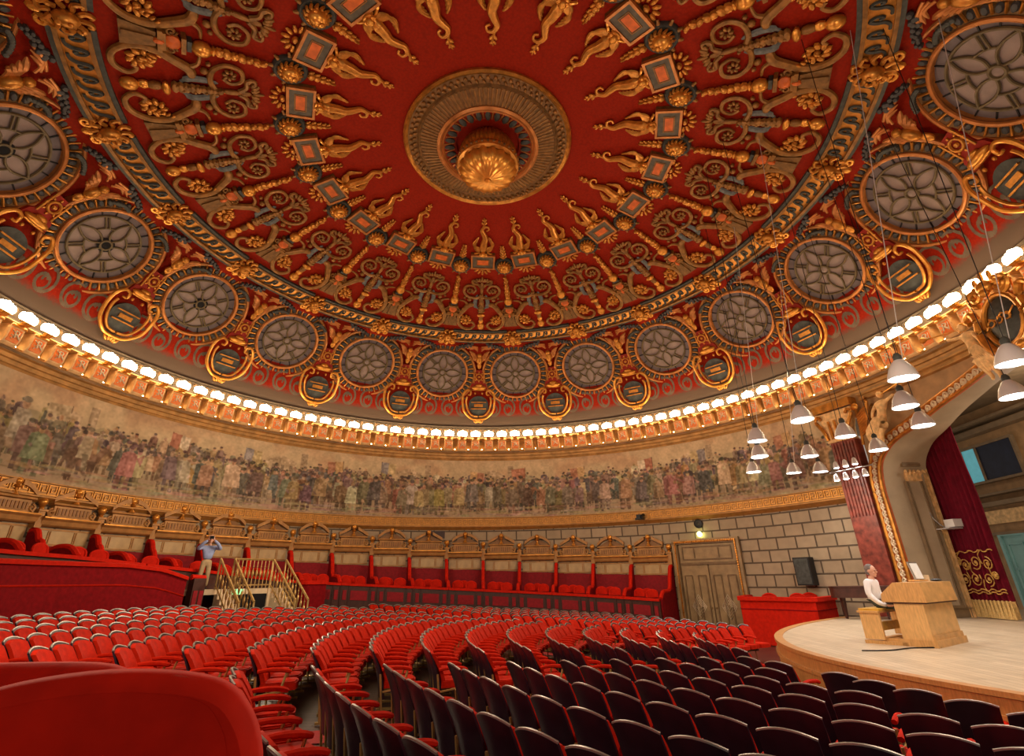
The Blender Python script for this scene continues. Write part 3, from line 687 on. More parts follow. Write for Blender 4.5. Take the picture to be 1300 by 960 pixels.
# --- lyres under and between the windows
p = empty('gilded_lyre')
b = MB(); pts = [(.54*cos(a),.46*sin(a)-.06) for a in np.linspace(0, 2*PI, 25)[:-1]]; b.prism([(x*(1+.06*(y>0)), y*1.25) for x, y in pts], .0, .06); b.build('backing', 'dark_green', p)
for s_ in (-1,1):
    b = MB(); pts = bez([(0,-.84,.14),(s_*.42,-.76,.16),(s_*.8,-.36,.18),(s_*.9,.15,.18),(s_*.86,.6,.2),(s_*.66,.86,.22),(s_*.46,.8,.22),(s_*.46,.6,.22),(s_*.6,.6,.22)], 5)
    b.tube(pts, [.062]*20+[.068-.0015*i for i in range(len(pts)-20)], 8); b.build('outer_arm', 'gold_bright', p)
    b = MB(); pts = bez([(s_*.04,-.66,.14),(s_*.38,-.58,.16),(s_*.62,-.24,.16),(s_*.7,.2,.16),(s_*.64,.46,.16)], 5); b.tube(pts, .05, 7); b.ell((s_*.2,.66,.12),(.05,.07,.05),8,4); b.build('inner_arm', 'gold', p)
b = MB(); b.box((0,.16,.12),(.86,.05,.06)); b.box((0,-.22,.12),(.86,.05,.06)); b.box((0,-.03,.1),(.5,.16,.04)); b.build('strings', 'gold', p)
b = MB()
for q in range(-2,3): b.ell((q*.1,-.92-.03*abs(q)+.02,.14),(.06,.14,.07),6,4,rz=-q*.35)
b.build('base_leaf', 'gold', p)
scatter(p, AZ_L, 14.05, 'gilded lyre on a dark oval below the dome windows, %s from the stage end', 'lyre ornament', 'lyres under the dome windows', place=lambda o, a: setattr(o, 'matrix_world', tilt_frame(a, 14.05, 9.3, R_(62), .06)), test=lambda a: seen(cyl(a,14.05,Z(9.3)), 60))
p = empty('bowl_ornament')
b = MB(); b.ell((0,0,.14),(.42,.14,.16),12,6); b.ell((0,.14,.16),(.2,.1,.12),10,5); b.ell((0,-.12,.12),(.5,.05,.1),12,4); b.build('bowl', 'gold_bright', p)
b = MB(); b.prism([(-.5,-.16),(.5,-.16),(.42,.18),(.3,.3),(.3,1.0),(-.3,1.0),(-.3,.3),(-.42,.18)], -.02, .08); b.build('pedestal', 'red_flat', p)
b = MB(); b.tube(tor(.18,0,20,z=.12), .045, 6, closed=True); b.v = [(x, y+.62, z) for x, y, z in b.v]; b.ell((0,.62,.12),(.08,.08,.06),8,4)
for q in range(8): a = 2*PI*q/8; b.ell((.27*cos(a),.62+.27*sin(a),.1),(.06,.04,.04),6,4,rz=a)
b.build('rosette', 'gold', p)
b = MB(); b.box((-.27,.62,.1),(.05,.74,.06)); b.box((.27,.62,.1),(.05,.74,.06)); b.build('side_rail', 'gold', p)
scatter(p, AZ_L, 13.6, 'gilded bowl and rosette on a red pedestal between the windows, %s from the stage end', 'ceiling ornament', 'bowls between the dome windows', place=lambda o, a: setattr(o, 'matrix_world', tilt_frame(a, 13.6, 10.2, R_(56), .08)), test=lambda a: seen(cyl(a,13.6,Z(10.2)), 40))
p = empty('winged_bracket')
b = MB(); b.ell((0,-.1,.2),(.17,.3,.16),10,6); b.ell((0,.22,.26),(.13,.14,.13),8,6); b.ell((0,-.5,.14),(.12,.2,.1),8,5); b.build('figure', 'gold', p)
for s_ in (-1,1):
    b = MB()
    for q in range(4): b.tube(bez([(s_*.1,.02-.08*q,.16),(s_*.3,.26-.1*q,.2),(s_*(.55-.07*q),.42-.16*q,.12)],4), [.05]*4+[.08]*3+[.05,.02], 6, flat=.6)
    b.build('wing', 'copper_rim', p)
    b = MB()
    for q in range(9): b.ell((s_*(.62+.07*q),.16+.03*q-.1*((q-4)/4)**2,.08),(.09,.08,.07),6,4)
    b.build('garland', 'dark_green', p)
    b = MB()
    for q in range(16):
        t = q/15; b.ell((s_*(.42+.85*t+.05*sin(q*2.3)), .80-.16*t+.07*cos(q*1.9), .1), (.10-.03*t,.09-.03*t,.09), 6, 4)
    b.build('grape_bunch', 'egg_dark', p)
    b = MB()
    for q in range(3): b.tube(bez([(s_*.1,.42+.12*q,.1),(s_*(.3+.08*q),.6+.06*q,.14),(s_*(.55+.14*q),.5+.05*q,.08)],4), [.04]*4+[.055]*3+[.03,.015], 6, flat=.6)
    b.build('leaf_spray', 'copper_rim', p)
scatter(p, AZ_L, 12.25, 'gilded winged figure with dark garlands above the windows, %s from the stage end', 'relief figure', 'winged figures above the dome windows', place=lambda o, a: setattr(o, 'matrix_world', tilt_frame(a, 12.25, 11.5, R_(36), .06)), test=lambda a: seen(cyl(a,12.25,Z(11.5)), 40))

# ================================================================== CORNICE LAMPS AND BRACKETS
AZ_B = [102.4-3*k for k in range(70)]
cv_ = bpy.data.curves.new('t', 'FONT'); cv_.body = 'R'; cv_.size = .36; cv_.align_x = 'CENTER'; cv_.align_y = 'CENTER'; cv_.extrude = .012
to = bpy.data.objects.new('t', cv_); COL.objects.link(to); dg = bpy.context.evaluated_depsgraph_get(); mono = bpy.data.meshes.new_from_object(to.evaluated_get(dg)); bpy.data.objects.remove(to)
mono.name = 'monogram'; mono.materials.clear(); mono.materials.append(M['stone_cream'])
mono.transform(Matrix.Translation((.03,-.245,.02)) @ Matrix.Rotation(PI/2,4,'X'))
p = empty('cornice_bracket')          # origin at the recess face; x along the wall, y outward
b = MB(); prof = [(.02,.46),(-.50,.46),(-.50,.36),(-.44,.33),(-.40,.18),(-.36,.02),(-.30,-.12),(-.26,-.2),(.02,-.2)]
prof = [(.02,.33),(-.44,.33),(-.44,.26),(-.40,.24),(-.385,.1),(-.36,-.1),(-.30,-.24),(-.24,-.3),(.02,-.3)]
b.prism([(y,z) for y,z in prof], -.225, .225, axes='yzx'); b.build('console', 'bracket_gold', p, smooth=20)
b = MB(); fr_ = [(-.40,.2),(-.392,.08),(-.372,-.08),(-.33,-.2)]; vs = []
for y, z in fr_: vs += [(-.17,y-.012,z),(.17,y-.012,z),(-.17,y+.02,z),(.17,y+.02,z)]
b.add(vs, [f for i in range(3) for f in ((4*i,4*i+4,4*i+5,4*i+1),(4*i,4*i+2,4*i+6,4*i+4),(4*i+1,4*i+5,4*i+7,4*i+3))]+[(0,1,3,2),(12,14,15,13)]); b.build('plate', 'plate_orange', p, smooth=0)
mo_ = bpy.data.objects.new('monogram', mono); mo_.location = (0,-.175,.0); COL.objects.link(mo_); mo_.parent = p
b = MB(); b.tube([(-.14,-.425,.13),(.0,-.42,.03),(-.11,-.40,-.13)], .016, 5); b.tube([(.15,-.425,.14),(.13,-.405,-.1)], .012, 5); b.tube([(-.13,-.41,-.02),(.13,-.41,-.02)], .012, 5); b.build('flourish', 'stone_cream', p)
b = MB().ell((.365,-.12,-.2),.03,8,6); b.build('spot_bulb', 'spot_glow', p)
b = MB(); b.box((0,-.45,.27),(.44,.04,.04)); b.build('cap_moulding', 'gold_bright', p, smooth=0)
freeze(p); vis = [a for a in AZ_B if seen(cyl(a, 14., Z(7.2)), 22)]
for i, a in enumerate(vis):
    o = p if i == 0 else copy_tree(p); o.matrix_world = wall_frame(a, 14.4, Z(6.92)); tag(o, 'gilt cornice bracket with orange monogram plate, %s from the stage end' % nth(i+1), 'bracket', 'cornice brackets')
p = empty('cornice_lamp')
b = MB(); b.box((0,.12,.0),(.2,.3,.05)); b.box((0,0,.04),(.22,.12,.06)); b.tube([(-.24,0,.09),(.24,0,.09)],.02,5); b.build('holder', 'gold_bright', p, smooth=0)
b = MB()
for q in range(-2,3): b.ell((q*.095,0,.27-.02*abs(q)),(.075,.10,.17-.015*abs(q)),8,6)
b.build('bulb_shell', 'bulb', p)
freeze(p)
for i, a in enumerate(vis):
    o = p if i == 0 else copy_tree(p); o.matrix_world = wall_frame(a, 13.8, Z(7.25)); tag(o, 'glowing white shell lamp on the cornice, %s from the stage end' % nth(i+1), 'lamp', 'cornice lamps')

# ================================================================== BOXES ROUND THE REAR WALL
ZR = [(-95,1.95),(-76,1.75),(-62,1.66),(-47,1.52),(-32,1.38),(-17,1.2),(-2,1.02),(13,.84),(29,.67),(37,.6),(60,.5)]
RAIL = [(-95,.98),(-75,.85),(-55,.5),(-40,.14),(-13,-.2),(40,-.85),(60,-.95)]
zr = lambda a: lerp_tab(ZR, a); rail = lambda a: lerp_tab(RAIL, a)
AZ_P = [36.8-7.5*k for k in range(17)]                    # partitions
AZ_C = [33.05-7.5*k for k in range(17)]                   # box centres
def surround(kind):
    p = empty('box_surround')          # origin on the wall at partition-top height
    b = MB(); b.box((0,-.1,.52),(1.16,.2,.34)); b.box((0,-.22,.52),(1.0,.04,.24)); b.build('frieze_panel', 'box_wood', p, smooth=0)
    b = MB()
    for q in range(9): b.box((-.44+.11*q,-.25,.52),(.06,.03,.2))
    b.build('frieze_rib', 'box_wood_dark', p, smooth=0)
    b = MB(); b.prism([(.02,.34),(-.34,.34),(-.38,.28),(-.3,.22),(-.26,.1),(-.2,.06),(.02,.04)], -.86, .86, axes='yzx'); b.build('cornice', 'box_wood', p, smooth=25)
    b = MB(); b.box((0,-.36,.31),(1.72,.04,.03)); b.box((0,-.22,.15),(1.72,.06,.035)); b.build('gilt_fillet', 'gold', p, smooth=0)
    b = MB(); b.prism([(.02,.78),(-.26,.78),(-.28,.72),(-.2,.7),(.02,.69)], -.66, .66, axes='yzx'); b.build('pediment_shelf', 'box_wood', p, smooth=25)
    for s_ in (-1,1):
        b = MB()
        if kind: pts = [(s_*(.66-.54*t), .80+.30*sin(t*PI/2)) for t in np.linspace(0,1,8)]
        else: pts = [(s_*(.68-.5*t), .80+.27*t) for t in np.linspace(0,1,3)]
        q = [(x, z) for x, z in pts]; up_ = [(x, z+.14) for x, z in pts]
        b.prism(q+up_[::-1], -.28, .0, axes='xzy'); b.build('pediment_arm', 'box_wood', p, smooth=25)
        b = MB(); b.tube(spiral(s_*.62,.48,.12,.02,PI/2 if s_ > 0 else PI/2,-s_*1.2,12,0),.04,5); b.v = [(x,-.2+z*1.,y) for x,y,z in b.v]; b.tube([(s_*.66,-.2,.36),(s_*.72,-.2,.52)],.05,5); b.build('volute', 'box_wood', p)
    b = MB(); b.prism([(-.62,.79),(.62,.79),(.1,1.06),(-.1,1.06)], -.1, .0, axes='xzy'); b.build('tympanum', 'box_wood_dark', p, smooth=0)
    b = MB(); b.lathe([(.12,.78),(.1,.84),(.05,.9),(.05,.98),(.12,1.03),(.06,1.08)], 12, c=(0,-.2,0)); b.build('finial_stem', 'gold', p)
    b = MB().ell((0,-.2,1.19),.115,14,10); b.build('finial_ball', 'gold_bright', p)
    b = MB(); b.box((0,-.02,-.25),(1.6,.04,.5)); b.build('wall_panel', 'marble_beige', p, smooth=0)
    b = MB()
    for c, dd in (((0,-.05,-.02),(1.6,.04,.05)),((0,-.05,-.46),(1.6,.04,.05)),((-.42,-.05,-.24),(.03,.03,.36)),((.42,-.05,-.24),(.03,.03,.36)),((-.36,-.05,-.24),(.03,.03,.36)),((.36,-.05,-.24),(.03,.03,.36))): b.box(c, dd)
    b.build('panel_moulding', 'box_wood', p, smooth=0)
    return p
protos = [surround(0), surround(1)]
for q in protos: freeze(q)
used = [False, False]
for i, a in enumerate(AZ_C):
    if not seen(cyl(a, RW, Z(zr(a)+.6)), 60): continue
    k = i % 2; o = protos[k] if not used[k] else copy_tree(protos[k]); used[k] = True
    o.matrix_world = wall_frame(a, RW-.005, Z(zr(a)))
    tag(o, 'gilded wooden box surround with %s pediment and ball, %s from the double door' % (('straight','curved')[k], nth(i+1)), 'box surround', 'box surrounds on the rear wall')
p = empty('ball_post')
b = MB(); b.box((0,-.12,-.02),(.2,.24,.5)); b.box((0,-.14,.24),(.26,.3,.06)); b.build('post', 'box_wood', p, smooth=0)
b = MB(); b.box((0,-.03,-.3),(.16,.06,.2)); b.build('strip', 'marble_beige', p, smooth=0)
MB().lathe([(.09,.27),(.06,.33),(.1,.38)], 12, c=(0,-.16,0)).build('cup', 'gold', p)
MB().ell((0,-.16,.5),.125,14,10).build('ball', 'gold_bright', p)
freeze(p); first = True
for i, a in enumerate(AZ_P):
    if not seen(cyl(a, RW, Z(zr(a)+.5)), 30): continue
    o = p if first else copy_tree(p); first = False
    o.matrix_world = wall_frame(a, RW-.005, Z(zr(a)+.24)); tag(o, 'gold ball on a short post between box surrounds, %s from the double door' % nth(i+1), 'finial', 'ball posts between the boxes')
# velvet dado behind the boxes and their floor
b = MB(); n = 60
for j in range(n):
    for k in (0,1):
        a = -112+149*(j+k)/n
    a0_ = -112+149*j/n; a1_ = -112+149*(j+1)/n; q = []
    for a in (a0_, a1_): q += [tuple(cyl(a, RW-.03, Z(zr(a)-.5))), tuple(cyl(a, RW-.03, Z(rail(a)-1.2)))]
    b.add(q, [(0,1,3,2)])
tag(b.build('trim_5', 'velvet_deep', smooth=60), kind='structure')
b = MB()
for j in range(n):
    a0_ = -112+149*j/n; a1_ = -112+149*(j+1)/n; q = []
    for a in (a0_, a1_): q += [tuple(cyl(a, RW, Z(rail(a)-.62))), tuple(cyl(a, 12.15, Z(rail(a)-.62)))]
    b.add(q, [(0,1,3,2)])
tag(b.build('floor_boxes', 'carpet_red', smooth=60), kind='structure')
def partition_mesh(h, dr):
    """side outline from the wall inward: high rounded head, swept down to the rail; h = head above the rail, dr = depth"""
    top = bez([(0,h-.04),(-.14,h),(-.32,h-.06),(-.46,h-.3),(-.58,h*.56),(-.74,h*.3),(-.95,h*.22),(-1.3,.27),(-1.75,.24),(-dr,.0)], 5)
    out = [(v.x, v.y) for v in top]; return out
for i, a in enumerate(AZ_P):
    if not seen(cyl(a, 13.6, Z(zr(a)-.5)), 40): continue
    h = zr(a)-.1-rail(a); p = empty('box_partition', wall_frame(a, RW-.02, Z(rail(a))))
    ol = partition_mesh(h, 2.08); b = MB(); b.prism(ol+[(-2.08,-.93),(0,-.93)], -.055, .055, axes='yzx'); b.build('velvet_panel', 'velvet', p, smooth=35)
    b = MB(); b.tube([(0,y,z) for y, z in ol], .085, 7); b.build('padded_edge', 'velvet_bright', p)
    tag(p, 'red velvet box partition with a rounded head at the wall, %s from the double door' % nth(i+1), 'partition', 'velvet partitions between the boxes')
# box fronts
def box_front(a0_, a1_, R0, ztop, zbot, name='box_parapet', inset=True):
    am = (a0_+a1_)/2; mw = wall_frame(am, R0, 0); inv = mw.inverted(); p = empty(name, mw)
    def W(a, r, z): return inv @ cyl(a, r, z)
    n = 8
    def slab(b, f0, f1, r0, r1, z0, z1):
        for k in range(n):
            aa = [a0_+(a1_-a0_)*(f0+(f1-f0)*(k+q)/n) for q in (0,1)]
            v = [W(a, r, Z(zf(a))) for a in aa for r in (r0, r1) for zf in (z0, z1)]
            b.add(v, [(0,1,5,4),(2,6,7,3),(1,3,7,5),(0,4,6,2)]+([(0,2,3,1)] if k == 0 else [])+([(4,5,7,6)] if k == n-1 else []))
    b = MB(); slab(b, 0, 1, R0-.04, R0+.08, zbot, lambda a: ztop(a)-.05); b.build('front_board', 'dark_wood', p, smooth=20)
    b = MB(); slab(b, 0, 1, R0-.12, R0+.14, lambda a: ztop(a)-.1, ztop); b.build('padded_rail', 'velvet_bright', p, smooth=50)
    if inset:
        for f0, f1 in ((.06,.16),(.27,.73),(.84,.94)):
            b = MB(); slab(b, f0, f1, R0-.075, R0, lambda a: ztop(a)-.66, lambda a: ztop(a)-.28); b.build('velvet_inset', 'velvet_deep', p, smooth=20)
        b = MB()
        for f in (.21,.79,.0,.985): slab(b, f, f+.018, R0-.09, R0, lambda a: ztop(a)-.9, lambda a: ztop(a)-.12)
        b.build('stile', 'dark_wood', p, smooth=20)
    return p
RP = 12.2; cnt = 0
for i, a in enumerate(AZ_C):
    if a < -38: continue
    cnt += 1; p = box_front(a-3.72, a+3.72, RP, lambda x: rail(x), lambda x: floor_rel(*cyl(x, RP, 0).xy)+.01)
    tag(p, 'dark wood box front with red insets and padded rail, %s from the double door' % nth(cnt), 'box front', 'box fronts round the stalls')
# chairs in the boxes
p = empty('box_chair')
b = MB(); b.ell((0,.0,.43),(.24,.23,.07),14,6); b.build('seat', 'velvet_bright', p)
b = MB(); pts = bez([(-.24,.16,.62),(-.22,.2,.84),(0,.22,.93),(.22,.2,.84),(.24,.16,.62)],4); b.tube(pts, .04, 6); b.prism([(v.x*.95, v.z) for v in pts], .18, .24, axes='xzy'); b.build('backrest', 'velvet_bright', p)
for sx in (-1,1):
    for sy in (-1,1): MB().tube([(sx*.19,sy*.17,0),(sx*.18,sy*.16,.42)], [.018,.024], 6).build('leg', 'dark_wood', p)
freeze(p); first = True; cnt = 0
for i, a in enumerate(AZ_C):
    if not seen(cyl(a, 12.8, Z(rail(a))), 20): continue
    for da, r in ((-1.7,12.85),(1.3,12.8),(-.3,13.5)):
        o = p if first else copy_tree(p); first = False; cnt += 1; aa = a+da
        o.matrix_world = wall_frame(aa, r, Z(rail(aa)-.62)) @ Matrix.Rotation(R_(random.uniform(-25,25)),4,'Z')
        w_ = {-1.7:'by the rail far from the stage', 1.3:'by the rail near the stage', -.3:'at the back'}[da]
        tag(o, 'red chair %s, %s box from the double door' % (w_, nth(i+1)), 'chair', 'chairs in the boxes')

# curved solid velvet front at the back of the stalls, beside the stairs
def solid_front(a0_, a1_, R0, ztop, zbot, name):
    p = empty(name, wall_frame((a0_+a1_)/2, R0, 0)); inv = p.matrix_world.inverted(); n = 30
    def sw(b, prof):
        P = []
        for j in range(n+1):
            a = a0_+(a1_-a0_)*j/n; P.append([inv @ cyl(a, r, Z(z)) for r, z in prof(a)])
        k = len(P[0]); b.add([v for row in P for v in row], [(j*k+i, j*k+(i+1)%k, (j+1)*k+(i+1)%k, (j+1)*k+i) for j in range(n) for i in range(k)]+[tuple(range(k))[::-1], tuple(n*k+i for i in range(k))])
    b = MB(); sw(b, lambda a: [(R0,zbot(a)),(R0,ztop(a)-.1),(R0+.14,ztop(a)-.1),(R0+.14,zbot(a))]); b.build('velvet_wall', 'velvet', p, smooth=50)
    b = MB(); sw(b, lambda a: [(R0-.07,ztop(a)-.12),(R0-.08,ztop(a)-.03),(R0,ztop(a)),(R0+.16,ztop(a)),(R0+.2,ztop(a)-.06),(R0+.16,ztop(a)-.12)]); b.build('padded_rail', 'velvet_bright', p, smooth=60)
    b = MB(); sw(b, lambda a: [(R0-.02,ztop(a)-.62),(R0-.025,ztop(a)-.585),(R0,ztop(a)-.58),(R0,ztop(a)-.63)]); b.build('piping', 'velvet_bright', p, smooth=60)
    return p
SEAMZ = .66
p = solid_front(-112, -61.5, 11.3, lambda a: lerp_tab([(-112,.68),(-72,.66),(-66,.55),(-61.5,.3)], a), lambda a: floor_rel(*cyl(a, 11.3, 0).xy)+.01, 'velvet_parapet')
tag(p, 'long curved solid red velvet parapet behind the stalls beside the stairs', 'parapet')
p = box_front(-66, -39.1, RP, lambda x: rail(x), lambda x: rail(x)-.94, inset=False); bpy.data.objects.remove(p) if False else tag(p, 'low dark box front with red rail behind the landing and photographer', 'box front')
p = box_front(-111, -66.2, RP, lambda x: rail(x), lambda x: rail(x)-.94, inset=False); tag(p, 'long thin red box rail above and behind the curved velvet parapet', 'box front')
# wooden end post of that parapet
p = empty('parapet_end', wall_frame(-59.4, 11.35, 0))
b = MB(); b.box((0,.02,Z(-.72)),(.42,.3,1.9)); b.build('post', 'dark_wood', p, smooth=0)
b = MB(); b.box((-.1,-.14,Z(-.5)),(.14,.03,.7)); b.box((.1,-.14,Z(-.5)),(.14,.03,.7)); b.build('velvet_inset', 'velvet_deep', p, smooth=0)
b = MB(); b.tube([(-.24,.02,Z(.27)),(.24,.02,Z(.24))], .09, 8); b.build('padded_cap', 'velvet_bright', p)
tag(p, 'dark panelled end post of the curved velvet parapet by the stairs', 'post')

# ---------------------------------------------------------------- stairs with brass rails
SA, SR = -49.6, 11.4; zl = -.12
fz = floor_rel(*cyl(SA, 10.2, 0).xy)
st = empty('stair', wall_frame(SA, SR, 0)); tag(st, 'twin-flight stair with gilt railings over a dark exit doorway', 'stairs')
b = MB(); b.box((-.45,.33,Z(zl-.09)),(3.5,.68,.18)); b.build('landing', 'stone_cream', st, smooth=0)
b = MB(); b.box((0,.02,Z((zl-.18+fz)/2)),(1.4,.1,zl-.18-fz)); b.build('dark_doorway', 'black_hole', st, smooth=0)
for s_ in (-1,1):
    b = MB(); n = 8
    for k in range(n):
        zt = zl-(zl-fz)*(k+1)/(n+1); b.box((s_*.98,-.14-.25*k,Z((zt+fz)/2)),(.5,.26,zt-fz))
    b.build('flight', 'stone_cream', st, smooth=0)
    b = MB(); b.box((s_*.7,.0,Z((zl+fz)/2)),(.1,.2,zl-fz)); b.build('door_jamb', 'stone_cream', st, smooth=0)
def railing(pts, hgt, n, twin=False):
    P0, P1 = Vector(pts[0]), Vector(pts[1]); r = []
    top = MB(); top.tube([P0+Vector((0,0,hgt)), P1+Vector((0,0,hgt))], .04, 6); top.build('handrail', 'brass', st)
    b = MB(); b.tube([P0+Vector((0,0,.12)), P1+Vector((0,0,.12))], .025, 5)
    for k in range(n+1):
        q = P0.lerp(P1, k/n); ends = k in (0, n); b.tube([q, q+Vector((0,0,hgt))], .035 if ends else .016, 5)
        if not ends:
            b.ell(q+Vector((0,0,hgt*.5)), (.05,.05,.16), 6, 4); b.ell(q+Vector((0,0,hgt*.75)), (.03,.03,.05), 6, 4)
    b.build('balusters', 'brass', st)
railing([(-.72,.0,Z(zl)),(.72,.0,Z(zl))], 1.0, 10)
for x in (-.74,-1.24,.74,1.24): railing([(x,-.02,Z(zl)),(x,-1.9,Z(fz+.06))], 1.0, 8)
es = empty('exit_sign', wall_frame(SA, SR-.09, 0) @ Matrix.Translation((-.5,0,Z(zl-.1)))); tag(es, 'small glowing green exit sign on the beam under the stair landing', 'sign')
MB().box((0,0,0),(.42,.06,.2)).build('housing', 'white_plastic', es, smooth=0); MB().box((0,-.035,0),(.38,.02,.16)).build('lit_face', 'sign_green', es, smooth=0)

# ================================================================== DOUBLE DOOR
DA, DZ0, DZ1 = 43.6, floor_rel(9,10), 1.42
dr = empty('door_1', wall_frame(DA, 14.28, 0)); tag(dr, kind='structure', label='tall panelled double door in a gilt beaded frame', cat='door')
hw = 1.3
b = MB(); b.box((0,.1,Z((DZ0+DZ1)/2)),(2*hw+.1,.1,DZ1-DZ0)); b.build('backing', 'door_trim', dr, smooth=0)
for s_ in (-1,1):
    lf = MB(); lf.box((s_*.64,.03,Z((DZ0+.55)/2)),(1.22,.08,.55-DZ0)); lf = lf.build('leaf', 'door_wood', dr, smooth=0)
    b = MB(); zc = (DZ0+.55)/2
    for (cx, cz, w_, h_) in ((s_*.34,zc,.34,1.9),(s_*.96,zc,.34,1.9)):
        for c, dd in (((cx,-.03,Z(cz+h_/2)),(w_,.05,.05)),((cx,-.03,Z(cz-h_/2)),(w_,.05,.05)),((cx-w_/2,-.03,Z(cz)),(.05,.05,h_)),((cx+w_/2,-.03,Z(cz)),(.05,.05,h_))): b.box(c, dd)
    b.build('panel_moulding', 'door_trim', lf, smooth=0)
    b = MB()
    for k in range(4):
        o_ = .09*k; w_ = .30-.07*k
        for ang in (1,-1):
            b.tube([(s_*.64-.3+o_*0+ .0,-.04,Z(zc-.25+0)),(s_*.64-.3,-.04,Z(zc-.25))],.01,4) if False else None
        q = [(s_*.64-w_,-.04,Z(zc-.3)),(s_*.64,-.04,Z(zc-.3+w_*1.6)),(s_*.64+w_,-.04,Z(zc-.3)),(s_*.64,-.04,Z(zc-.3-w_*1.6))]
        b.tube(q, .022, 5, closed=True)
    b.build('diamond_moulding', 'stone_cream', lf)
    MB().ell((s_*.1,-.06,Z(zc-.35)),(.03,.05,.03),8,5).build('knob', 'brass', lf)
b = MB(); b.box((0,.03,Z(1.0)),(2.5,.08,.8)); b.build('overdoor_panel', 'door_wood', dr, smooth=0)
b = MB()
for c, dd in (((0,-.03,Z(1.28)),(2.2,.05,.05)),((0,-.03,Z(.75)),(2.2,.05,.05)),((-1.1,-.03,Z(1.01)),(.05,.05,.5)),((1.1,-.03,Z(1.01)),(.05,.05,.5)),((0,-.04,Z(.57)),(2.5,.08,.1)),((-.55,-.03,Z(1.01)),(.04,.04,.42)),((.55,-.03,Z(1.01)),(.04,.04,.42))): b.box(c, dd)
b.build('overdoor_moulding', 'door_trim', dr, smooth=0)
b = MB(); zt = DZ1+.1
for c, dd in (((0,-.05,Z(zt)),(2*hw+.42,.22,.2)),((-hw-.11,-.05,Z((DZ0+zt)/2)),(.22,.22,zt-DZ0)),((hw+.11,-.05,Z((DZ0+zt)/2)),(.22,.22,zt-DZ0))): b.box(c, dd)
b.build('frame', 'door_wood', dr, smooth=0)
b = MB()
for k in range(34): b.ell((-hw-.06+2*(hw+.06)*k/33,-.19,Z(zt-.02)),(.045,.04,.06),6,4)
for k in range(40):
    for s_ in (-1,1): b.ell((s_*(hw+.06),-.19,Z(DZ0+(zt-DZ0)*k/40)),(.045,.04,.06),6,4)
b.build('beading', 'gold', dr)
# things on the wall
p = empty('wall_speaker', wall_frame(60.0, 14.4, Z(.15))); tag(p, 'dark grey loudspeaker hung on the stone wall near the stage', 'loudspeaker')
b = MB(); b.box((0,-.28,0),(.62,.36,1.0)); b.build('cabinet', 'black', p, smooth=0); MB().box((0,-.47,0),(.54,.02,.9)).build('grille', 'dark_green', p, smooth=0); MB().box((0,-.05,.1),(.1,.1,.3)).build('bracket', 'black', p, smooth=0)
p = empty('green_lamp', wall_frame(42.9, 14.4, Z(1.82))); tag(p, 'small glowing yellow-green lamp above the double door', 'lamp'); MB().ell((0,-.12,0),.11,10,8).build('globe', 'lamp_green', p); MB().box((0,-.03,.04),(.14,.06,.14)).build('base', 'black', p, smooth=0)
p = empty('round_vent', wall_frame(42.9, 14.4, Z(2.28))); tag(p, 'round black loudspeaker roundel on the stone wall above the green lamp', 'loudspeaker')
b = MB().lathe([(.2,0),(.2,.1),(.16,.12),(.001,.1)], 20); b.v = [(x,-z,y) for x,y,z in b.v]; b.build('roundel', 'black', p); b = MB().lathe([(.09,.1),(.05,.14),(.001,.15)], 14); b.v = [(x,-z,y) for x,y,z in b.v]; b.build('cone', 'dark_green', p)
p = empty('wall_spotlight', wall_frame(32.4, 14.1, Z(2.66))); tag(p, 'black spotlight projecting from the gilt meander ledge', 'spotlight')
b = MB(); b.box((0,-.12,.08),(.3,.5,.22)); b.build('body', 'black', p, smooth=0); b = MB(); b.lathe([(.1,0),(.14,.2)],14); b.v = [(x+.22,-.3-z,y+.06) for x,y,z in b.v]; b.build('snoot', 'black', p); MB().box((-.2,0,.02),(.2,.14,.1)).build('yoke', 'black', p, smooth=0)
p = empty('wall_vent', wall_frame(-10.1, 14.4, Z(2.24))); tag(p, 'dark rectangular vent in the stone wall above the boxes', 'vent')
MB().box((0,-.02,0),(.72,.05,.36)).build('frame', 'dark_wood', p, smooth=0); b = MB()
for k in range(5): b.box((0,-.05,-.13+.065*k),(.62,.03,.02))
b.build('slats', 'black', p, smooth=0)

# ================================================================== RED BOX NEXT TO THE STAGE
p = empty('stage_box', Matrix.Translation((0,0,0))); tag(p, 'bright red velvet-fronted box between the double door and the stage', 'box front')
path = bez([(9.65,7.35),(10.05,6.95),(10.5,6.3),(11.0,5.45),(11.12,5.25)], 6)[:-3] + [Vector((11.15,5.2,0)), Vector((11.9,5.8,0)), Vector((12.7,6.5,0))]
path = [Vector((10.9,9.2,0))]+[Vector((9.9,7.9,0))]+path
def wallpath(b, path, z0, z1, t):
    n = len(path); vs = []
    for i, q in enumerate(path):
        a = path[max(i-1,0)]; c = path[min(i+1,n-1)]; dd = (c-a).normalized(); nn = Vector((-dd.y, dd.x, 0))*t*.5
        vs += [(q.x-nn.x,q.y-nn.y,z0),(q.x+nn.x,q.y+nn.y,z0),(q.x+nn.x,q.y+nn.y,z1),(q.x-nn.x,q.y-nn.y,z1)]
    b.add(vs, [(4*i+k, 4*i+(k+1)%4, 4*i+4+(k+1)%4, 4*i+4+k) for i in range(n-1) for k in range(4)]+[(0,1,2,3),(4*n-1,4*n-2,4*n-3,4*n-4)])
b = MB(); wallpath(b, path, Z(-2.28), Z(-.8), .1); b.build('velvet_wall', 'velvet_bright', p, smooth=35)
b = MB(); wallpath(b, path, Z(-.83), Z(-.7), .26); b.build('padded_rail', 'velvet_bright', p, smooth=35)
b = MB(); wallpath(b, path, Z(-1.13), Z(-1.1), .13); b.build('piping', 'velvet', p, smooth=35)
cs = list(KIDS)  # chairs peeping over that rail
